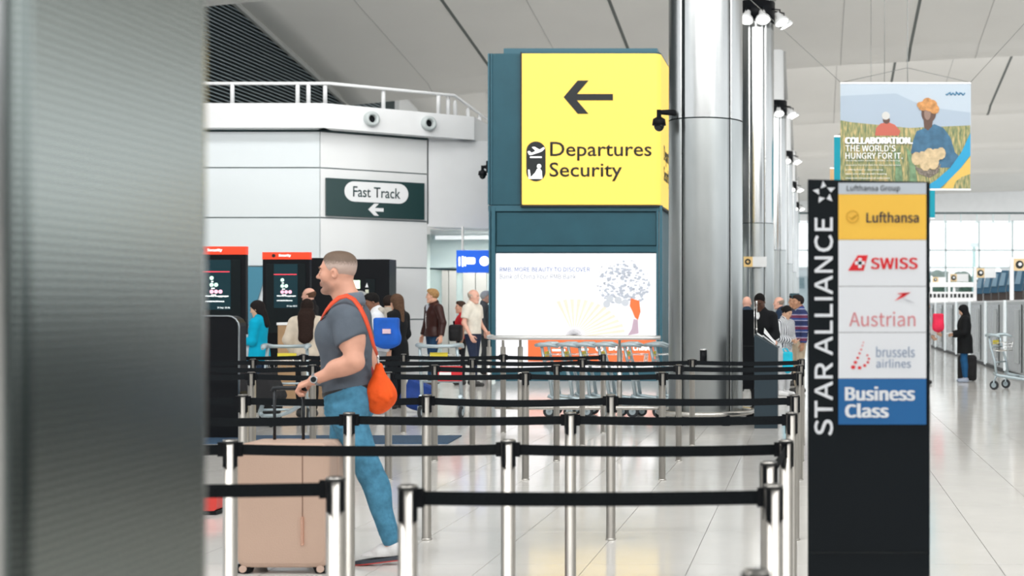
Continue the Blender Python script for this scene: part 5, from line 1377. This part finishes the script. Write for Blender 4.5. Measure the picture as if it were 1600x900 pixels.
    for sd in (1,-1):
        c = ho+R@A(.0855,sd*.030,.0165); ey.ell(tuple(c), (.0075,.0115,.0070), 14, 10)
        c = ho+R@A(.0915,sd*.0295,.0160); ir.ell(tuple(c), (.0025,.0050,.0050), 12, 8)
        a_, b_, c_ = (ho+R@A(*v) for v in ((.0965,sd*.012,.036),(.0935,sd*.030,.043),(.078,sd*.050,.036))); br.tube([tuple(a_),tuple(b_),tuple(c_)], [.003,.0048,.003], 8)
    ey.build('eye', mat('eye_white', (.7,.68,.66), .3), t); ir.build('iris', mat('eye_dark', (.02,.015,.012), .3), t); br.build('eyebrow', mat('brow_brown', (.13,.07,.045), .8), t)
    mo = M(); a_, b_ = (ho+R@A(*v) for v in ((.0935,-.019,-.0565),(.0905,.021,-.0575))); mo.tube([tuple(a_),tuple(b_)], [.0036,.0036], 8); mo.build('mouth', mat('mouth_dark', (.16,.035,.035), .5), t)
    # watch on the near wrist
    w0 = wr_*.94+el_*.06; dW = (wr_-el_)/np.linalg.norm(wr_-el_)
    wt = M(); N = 24; a1 = np.cross(dW, A(0,1,0)); a1 /= np.linalg.norm(a1); a2 = A(0,1,0)-dW*dW[1]; a2 /= np.linalg.norm(a2)
    wt.tube([tuple(w0+(a1*math.cos(q)+a2*math.sin(q))*.0345) for q in [2*math.pi*k/N for k in range(N)]], .009, 8, closed=True, flat=.45)
    wobj = wt.build('watch_strap', mat('watch_strap_grey', (.22,.22,.23), .5), t)
    fc_ = w0+a2*.036; wf_ = M(); wf_.tube([tuple(fc_-a2*.006), tuple(fc_+a2*.004)], [.0225,.0215], 24); wf_.build('watch_case', CHROME, wobj)
    wf_ = M(); wf_.tube([tuple(fc_+a2*.0035), tuple(fc_+a2*.0050)], [.0165,.0165], 24); wf_.build('watch_dial', BLACKG, wobj)
    # orange bag with strap: carried on the shoulder, a thing of its own
    bg_ = thing('drawstring_bag', 'bright orange slouchy bag hanging at the walking man’s back by a red strap'.replace('’s', ''), 'bag', (PXx(CX, Y), Y, 0), math.pi)
    om = mat('bag_orange', (.86,.10,.012), .7, var=.12, vscale=10, bump=.4, bscale=14, spec=.25)
    Lb = lambda px, py, y: L(px, py, y)
    bp = [cone(Lb(592,572,.04), Lb(594,612,.04), .022, .070, .05), ell(Lb(595,616,.04),(.080,.075,.10),.04), cone(Lb(590,632,.04), Lb(602,620,.04), .055,.06,.04), cone(Lb(592,590,.07), Lb(586,632,.06), .02,.035,.03)]
    for k in range(6):
        px_ = 582+k*6; bp.append(cone(Lb(591+k*.8,572,.05), Lb(px_,622+4*math.sin(k*2),.105+.01*math.sin(k)), .006,.010,.016))
    flesh('bag_body', bp, om, bg_, .006)
    dk = M(); dk.ell(tuple(Lb(577,592,-.02)), (.035,.03,.085), 14, 10); dk.build('bag_lining', mat('bag_dark_red', (.30,.02,.02), .8), bg_)
    st = M(); path = [(503,500,.105),(511,487,.150),(520,476,.165),(531,467,.165),(543,464,.155),(554,470,.150),(563,482,.160),(571,498,.165),(578,518,.150),(584,540,.120),(590,556,.08)]
    pts = [Lb(*p_) for p_ in path]; pts = [p_+A(0,.012,.006) for p_ in pts]
    # flat ribbon
    vs = []; hw = .014
    for i, p_ in enumerate(pts):
        d_ = pts[min(i+1,len(pts)-1)]-pts[max(i-1,0)]; d_ /= np.linalg.norm(d_); c_ = A(-.01,0,1.25) if i < 9 else A(-.05,-.2,1.2)
        n_ = (p_-A(-.01,.05,p_[2]-.06)); n_ -= d_*(n_@d_); n_ /= np.linalg.norm(n_); s_ = np.cross(d_, n_)
        for a_, b_ in ((-1,0),(1,0),(1,1),(-1,1)): vs.append(tuple(p_+s_*hw*a_+n_*.004*b_))
    fs = []
    for i in range(len(pts)-1):
        for c in range(4): fs.append((i*4+c, i*4+(c+1)%4, (i+1)*4+(c+1)%4, (i+1)*4+c))
    fs += [(3,2,1,0), tuple((len(pts)-1)*4+c for c in range(4))]
    st.add(vs, fs, True); st.build('strap', mat('strap_red_orange', (.74,.075,.02), .55), bg_)
    M().tube([tuple(Lb(590,555,.085)), tuple(Lb(591,563,.07)), tuple(Lb(592,573,.055))], [.008,.006,.008], 8).build('clasp', CHROME, bg_)
build_man()

# ---- his suitcase
Y_ = 8.13
t = thing('suitcase', 'large beige hard-shell suitcase standing on castors in front of the walking man', 'suitcase', (0, Y_, 0))
x0, x1 = PXx(371,Y_), PXx(516,Y_); zb, zt = PZ(887,Y_), PZ(692,Y_)
shell = mat('beige_shell', (.52,.365,.285), .42, var=.03, vscale=3, bump=.08, bscale=120)
m = M(); y_l = [(-.02,.030),(-.012,.010),(0,0),(.10,0)]
def rr(i, y): return [(a, y, b) for a, b in rrect(x0+i, x1-i, zb+i, zt-i, .055-i*.6, 8)]
rings = [rr(.030,-.024), rr(.012,-.018), rr(.003,-.008), rr(0,.008), rr(0,.125)]
vs = sum(rings, []); nn = len(rings[0]); fs = [tuple(range(nn))]
for a in range(len(rings)-1):
    for k in range(nn): fs.append(((a+1)*nn+k, (a+1)*nn+(k+1)%nn, a*nn+(k+1)%nn, a*nn+k))
fs = [tuple(reversed(f)) if i else f for i, f in enumerate(fs)]
m.add(vs, [fs[0]]+[f[::-1] for f in fs[1:]], False); m.build('front_shell', shell, t, smooth=False)
M().prism(rrect(x0+.004,x1-.004,zb+.004,zt-.004,.05,8), .127, .137).build('zip_band', mat('zip_brown', (.20,.12,.08), .6), t)
M().prism(rrect(x0,x1,zb,zt,.055,8), .139, .27).build('back_shell', shell, t, bevel=.012)
# groove with luggage clasp
gx = PXx(475,Y_)
M().box(gx-.003, gx+.003, -.0265, -.023, zb+.26, zt-.03).build('groove_line', mat('groove_brown', (.25,.15,.11), .6), t)
M().prism(rrect(gx-.008, gx+.008, PZ(851,Y_), PZ(806,Y_), .007, 4), -.034, -.0245).build('side_clasp', mat('rose_metal', (.85,.52,.40), .2, .9), t)
for px_ in (381, 502):
    for yy in (.035, .235):
        x = PXx(px_,Y_)
        wh_ = M(); wh_.prism([(x-.045,zb+.002),(x-.030,zb-.030),(x+.030,zb-.030),(x+.045,zb+.002),(x+.03,zb+.022),(x-.03,zb+.022)], yy-.045, yy+.02); wh_ = wh_.build('castor_housing', BLACK, t)
        r = .0285
        for o_ in (-.022, .010):
            w = M(); w.cyl((x,yy+o_-.009,r),(x,yy+o_+.009,r), r, 20); w = w.build('castor_wheel', BLACK, wh_)
        M().cyl((x,yy-.056,r),(x,yy-.030,r), .021, 16).build('castor_hub', mat('hub_beige', (.60,.43,.35), .4), wh_)
ha = mat('handle_dark', (.015,.018,.022), .4, .4)
hy = .20; hz = PZ(609, Y_+hy)
xa_, xb_ = PXx(429,Y_+hy), PXx(474,Y_+hy)
M().tube([(xa_,hy,zt-.02),(xa_,hy,hz)], .009, 10).tube([(xb_,hy,zt-.02),(xb_,hy,hz)], .009, 10).build('telescopic_rod', ha, t)
M().tube([(xa_-.012,hy,hz-.01),(xa_-.004,hy,hz+.006),(xa_+.02,hy,hz+.010),(xb_-.02,hy,hz+.010),(xb_+.004,hy,hz+.006),(xb_+.012,hy,hz-.01)], .0135, 12).build('handle_grip', ha, t)

# ---- bystanders
def shoulder_bag(name, lab, px, py, Y, w, h, col, d=.14, strap_to=None, mark=None):
    x, z = P(px, py, Y); s = Y/F; w, h = w*s/2, h*s/2
    t = thing(name, lab, 'bag', (x, Y, z))
    c = mat('bagcloth_%d_%d' % (col[0]*999, col[2]*999), col, .7, var=.12, vscale=8, bump=.3, bscale=12)
    flesh('bag_body', [rbox((0,0,h*.15),(w*.70,d*.22,h*.70),.03,.05), ell((0,0,-h*.30),(w*1.0,d*.6,h*.68),.05)], c, t, .011)
    if strap_to:
        sx, sz = P(strap_to[0], strap_to[1], Y); sx -= x; sz -= z
        M().tube([(-w*.6,0,h*.8),(sx-.03,.0,sz),(sx+.03,.02,sz),(w*.6,0,h*.8)], .014, 8).build('strap', c, t)
    if mark: M().box(-.02,.09,-d*.60-.03,-d*.58-.01,h*.0,h*.0+.065).build('logo_patch', mat('logo_white_red', (.75,.55,.62), .6), t)
    return t
hold = {'L': ((.02,.21,1.12),(.23,.11,1.12)), 'R': ((.02,-.21,1.12),(.23,-.11,1.12))}
person('woman with long dark hair in a bright blue jacket using a black machine', 404, 20.5, 1.60, 180, EAST, ('long', (.012,.009,.009)), ('coat', (.0,.36,.56), .80, 'long', .022), ('jeans', (.02,.04,.08)), arms=hold, head=(0,14))
shoulder_bag('carrier_bag', 'white and grey plastic bag in front of the woman in the blue jacket', 385, 545, 20.45, 22, 40, (.50,.52,.55), strap_to=(389,524))
person('woman seen from behind with very long dark hair and a cream sweater', 480, 19.6, 1.62, 100, LIGHT, ('long', (.016,.009,.007)), ('sweater', (.62,.54,.44), .84, 'long', .030), ('trousers', (.01,.01,.012)), arms={'L': ((-.02,.27,1.15),(.10,.20,.95)), 'R': ((-.02,-.27,1.15),(.10,-.20,.95))},
       extra=lambda t, s, T: flesh('hair_length', [ell((-.06,0,1.42*s),(.075,.125,.22),.03), cone((-.09,-.04,1.50*s),(-.125,-.05,1.19*s),.05,.05,.03), cone((-.09,.04,1.50*s),(-.125,.05,1.17*s),.05,.05,.03), cone((-.09,.0,1.50*s),(-.125,.0,1.15*s),.06,.06,.03)], mat('hair_dark_brown', (.022,.011,.008), .7, var=.3, vscale=60, spec=.15), t, .011))
person('bald bearded man in black beyond the woman in cream', 484, 24.6, 1.84, 180, PINK, ('ring', (.10,.05,.03)), ('coat', (.012,.012,.014), .80, 'long', .018), extra=lambda t, s, T: flesh('beard', moved([ell((.045,0,-.085),(.050,.055,.035),.02)], rotm(), T((.022,0,1.612)), s), mat('beard_brown', (.09,.045,.025), .8), t, .009))
person('grey-haired person in black whose head shows just behind the walking man', 564, 23.4, 1.77, 200, LIGHT, ('short', (.30,.31,.31)), ('coat', (.012,.013,.016), .80, 'long', .018))
person('dark-skinned person in a white hooded top looking down, blue bag on the arm', 593, 20.2, 1.71, 195, BROWN, ('short', (.008,.007,.007)), ('sweater', (.74,.75,.78), .90, 'long', .030), ('trousers', (.42,.43,.43)), arms={'L': ((.02,.28,1.16),(.24,.14,1.30)), 'R': hold['R']}, head=(10,26), lean=.12, shoes=(.5,.5,.5),
       extra=lambda t, s, T: flesh('hood', [cone(T((-.09,-.08,1.50)), T((-.09,.08,1.50)), .05, .05, .03), cone(T((-.10,0,1.44)), T((-.12,0,1.36)), .06, .04, .03)], mat('hood_beige', (.50,.46,.40), .8), t, .010))
shoulder_bag('tote_bag', 'large royal blue tote bag with a small pale logo hanging from an arm', 604, 521, 19.85, 46, 50, (.0,.10,.52), .16, (597,500), True)
person('dark-haired person turned away in a beige hooded top, behind the blue bag', 607, 22.2, 1.69, 75, EAST, ('short', (.016,.010,.008)), ('sweater', (.40,.36,.31), .88, 'long', .024), ('trousers', (.04,.045,.06)))
person('woman with brown hair in a long black coat right of the blue bag', 619, 21.2, 1.70, 165, LIGHT, ('long', (.10,.055,.033)), ('coat', (.008,.009,.011), .72, 'long', .030), ('trousers', (.01,.012,.015)), head=(-20,4), arms={'L': ((-.09,.24,1.14),(-.05,.26,.90)), 'R': ((-.02,-.235,1.14),(.12,-.20,.92))}, lean=-.04)
t = shoulder_bag('duffel_bag', 'blue duffel bag lying on the floor behind the belts near the grey trolley', 652, 622, 20.4, 50, 46, (.0,.035,.22), .30)
t.rotation_euler = (0, math.radians(22), 0); t.location.z = .24
person('blond man in a dark brown leather jacket walking towards the camera', 677, 27.0, 1.85, 222, LIGHT, ('short', (.33,.19,.08)), ('jacket', (.035,.012,.010), .90, 'long', .022), ('jeans', (.012,.04,.09)), arms={'L': ((-.03,.30,1.15),(.02,.33,.91)), 'R': ((-.03,-.30,1.15),(.04,-.33,.91))}, head=(-38,0), wide=1.10, extra=lambda t, s, T: (flesh('shirt_front', [ell(T((.112,0,1.40)), A(.035,.022,.085)*s,.02)], mat('tee_grey', (.35,.37,.42), .8), t, .010), M().tube([tuple(T((.145,0,1.32))), tuple(T((.148,0,1.15))), tuple(T((.132,0,.97)))], .006, 6).build('zip', STEEL2, t)), shoes=(.03,.02,.02),
       legs={'L': ((.08,.095,.50),(.12,.10,.09)), 'R': ((-.02,-.095,.50),(-.12,-.10,.12))})
person('short dark-haired person in a red top wearing a black backpack', 721, 27.6, 1.62, 200, LIGHT, ('short', (.05,.028,.02)), ('shirt', (.55,.02,.03), .88, 'short', .014), ('trousers', (.015,.016,.02)),
       extra=None)
t = thing('backpack', 'black backpack worn by the person in the red top', 'bag', (PXx(711,27.2), 27.25, PZ(520,27.3)))
flesh('bag_body', [rbox((0,0,0),(.07,.05,.11),.05,.04), rbox((0,-.08,-.04),(.05,.02,.05),.03,.03)], mat('backpack_black', (.012,.012,.014), .8, bump=.3, bscale=14), t, .011)
M().tube([(-.06,.08,.20),(-.07,.14,.22),(-.08,.20,.10),(-.06,.10,-.12)], .016, 8).build('strap', BLACK, t)
person('bald man in a cream short-sleeved shirt and navy trousers facing right', 739, 27.0, 1.84, -18, PINK, ('ring', (.42,.36,.30)), ('shirt', (.70,.66,.58), .95, 'short', .024), ('trousers', (.018,.026,.055)), wide=1.02, fat=1.10, arms={'R': ((-.03,-.25,1.15),(.10,-.24,.92)), 'L': ((.0,.24,1.14),(.16,.20,.98))}, shoes=(.02,.02,.022), legs={'R': ((.07,-.095,.50),(.10,-.10,.085)), 'L': ((-.02,.095,.50),(-.10,.10,.10))})
person('grey-haired man in a grey suit and dark glasses at the left edge of the totem', 758, 31.9, 1.86, 5, PINK, ('short', (.42,.43,.44)), ('coat', (.10,.11,.12), .82, 'long', .018), ('trousers', (.05,.055,.06)))
# right side
person('pale bald person in a dark jacket half hidden behind the large steel column', 1167, 25.4, 1.70, 95, PINK, ('none', (.4,.3,.2)), ('coat', (.025,.045,.075), .82, 'long', .022))
person('dark-skinned man in a black suit looking down at the podium', 1189, 20.7, 1.71, -105, DARK, ('buzz', (.006,.005,.005)), ('coat', (.010,.011,.013), .82, 'long', .024), ('trousers', (.01,.01,.012)), head=(0,30), lean=.06, arms={'L': ((.04,.24,1.14),(.20,.14,1.02)), 'R': ((.04,-.24,1.14),(.20,-.14,1.02))},
       extra=lambda t, s, T: flesh('shirt_front', [ell(T((.108,0,1.41)), A(.028,.022,.065)*s,.02)], PAPER, t, .010))
person('older man in a navy top between the podium man and the striped woman', 1218, 28.6, 1.71, 175, PINK, ('ring', (.25,.20,.16)), ('coat', (.015,.03,.06), .85, 'long', .018))
def striped(name, cols, ax, period, rot=0.0):
    m = bpy.data.materials.new(name); m.use_nodes = True; nt = m.node_tree; b = nt.nodes['Principled BSDF']; b.inputs['Roughness'].default_value = .85
    tc_ = nt.nodes.new('ShaderNodeTexCoord'); sp = nt.nodes.new('ShaderNodeSeparateXYZ'); mu = nt.nodes.new('ShaderNodeMath'); mu.operation = 'MULTIPLY'; mu.inputs[1].default_value = 1/period
    fr = nt.nodes.new('ShaderNodeMath'); fr.operation = 'FRACT'; cr = nt.nodes.new('ShaderNodeValToRGB'); cr.color_ramp.interpolation = 'CONSTANT'
    nt.links.new(tc_.outputs['Object'], sp.inputs[0]); nt.links.new(sp.outputs[ax], mu.inputs[0]); nt.links.new(mu.outputs[0], fr.inputs[0]); nt.links.new(fr.outputs[0], cr.inputs[0]); nt.links.new(cr.outputs[0], b.inputs['Base Color'])
    el = cr.color_ramp.elements; el[0].position = 0; el[0].color = (*cols[0][1],1); el[1].position = cols[1][0]; el[1].color = (*cols[1][1],1)
    for p_, c in cols[2:]: e = el.new(p_); e.color = (*c,1)
    return m
st1 = striped('cloth_thin_stripes', [(0,(.70,.72,.74)),(.55,(.02,.025,.05))], 'Y', .032)
st2 = striped('cloth_band_stripes', [(0,(.012,.022,.09)),(.36,(.40,.42,.56)),(.42,(.02,.05,.20)),(.60,(.13,.02,.06)),(.84,(.45,.42,.55)),(.90,(.03,.05,.16))], 'Z', .20)
person('woman with tied black hair in a thin-striped blouse looking down at papers', 1226, 24.2, 1.53, -35, EAST, ('tied', (.008,.007,.008)), ('shirt', st1, .90, 'long', .022), ('trousers', (.55,.56,.58)), head=(0,24), lean=.05, wide=1.0, arms={'R': ((.02,-.21,1.12),(.20,-.04,1.08)), 'L': ((.02,.21,1.12),(.22,.02,1.05))}, shoes=(.7,.7,.7))
shoulder_bag('carrier_bag', 'bright cyan carrier bag held between the striped woman and the man in the sweater', 1231, 567, 23.8, 14, 34, (.0,.48,.66), .10, (1226,545))
person('man in a navy and maroon striped sweater and beige trousers facing left', 1248, 25.0, 1.72, 205, TAN, ('short', (.018,.013,.012)), ('sweater', st2, .88, 'long', .026), ('trousers', (.46,.38,.28)), wide=1.05, fat=1.1,
       extra=lambda t, s, T: flesh('shirt_collar', [cone(T((.02,0,1.50)), T((.045,0,1.45)), .060*s, .03*s, .02)], mat('collar_pale_blue', (.45,.55,.68), .8), t, .010))
person('man in a flat-topped dark teal cap behind the man in the striped sweater', 1242, 27.3, 1.74, 200, TAN, ('short', (.02,.015,.013)), ('coat', (.02,.03,.05), .85, 'long', .018),
       extra=lambda t, s, T: (lambda h: M().lathe([(.0,.17),(.090,.168),(.096,.155),(.092,.075),(.085,.07)], 24, (h[0]-.014,0,h[2])).build('cap', mat('cap_teal', (.02,.06,.08), .7), t))(T((.022,0,1.612))))
person('woman in a black coat and headscarf reading a leaflet, alone on the right', 1507, 28.5, 1.54, 180, EAST, ('scarf', (.008,.008,.009)), ('coat', (.008,.009,.010), .66, 'long', .040), ('jeans', (.015,.09,.22)), shoes=(.35,.40,.5), head=(0,22), arms={'L': ((.03,.21,1.13),(.26,.09,1.09)), 'R': ((.03,-.21,1.13),(.26,-.09,1.09))},
       extra=lambda t, s, T: [M().cyl((.165,yy,zz),(.18,yy,zz), .018, 10).build('button', PAPER, t) for yy, zz in ((.05,.95),(-.05,.95),(.05,1.06),(-.05,1.06))])
t = tag(M().hexa([(0,-.05,0),(.16,-.05,.03),(.16,.05,.03),(0,.05,0)], [(0,-.05,.008),(.16,-.05,.038),(.16,.05,.038),(0,.05,.008)]).build('leaflet', PAPER), 'white leaflet in the hands of the woman in the black coat', 'paper')
t.location = (PXx(1476,28.4), 28.4, PZ(522,28.4))
t = thing('wheeled_backpack', 'black upright wheeled bag standing behind the legs of the woman in black', 'bag', (PXx(1511,29.0), 29.0, 0))
flesh('bag_body', [rbox((0,0,.27),(.13,.07,.20),.06,.03), rbox((.02,-.09,.22),(.08,.02,.10),.03,.03)], mat('backpack_black', (.012,.012,.014)), t, .012)
for sx in (-.12,.12): M().cyl((sx,-.02,.03),(sx,.02,.03), .03, 12).build('wheel', RUBBER, t)
person('person in long white clothing nearly hidden behind the airline sign', 1443, 27.9, 1.66, 0, EAST, ('scarf', (.65,.66,.68)), ('coat', (.72,.73,.74), .42, 'long', .030), ('trousers', (.6,.6,.62)), arms={'L': ((.0,.24,1.13),(.18,.18,.98)), 'R': ((.06,-.22,1.15),(.26,-.16,1.06))}, shoes=(.02,.02,.02))
shoulder_bag('handbag', 'red handbag carried just right of the airline sign', 1466, 505, 27.5, 17, 30, (.70,.01,.06), .12, (1463,492))
t = thing('travel_case', 'small red case with black base, a sliver right of the embossed pillar', 'suitcase', (PXx(322,10.5), 10.5, 0))
M().prism(rrect(-.12,.12,.03,.15,.03,4), -.1, .1).build('shell', mat('case_red', (.62,.05,.04), .4), t); M().box(-.115,.115,-.1,.1,.0,.03).build('base', BLACK, t)
t = thing('travel_bag', 'black soft bag on the trolley among the left belts', 'bag', (PXx(413,18.7), 18.7, .0))
flesh('bag_body', [rbox((0,0,.42),(.13,.10,.14),.08,.05,R=rotm(0,25)), ell((.08,0,.25),(.16,.13,.20),.06)], mat('backpack_black', (.012,.012,.014)), t, .012)
M().box(-.03,.19,-.10,.10,0,.12).build('base', BLACK, t)
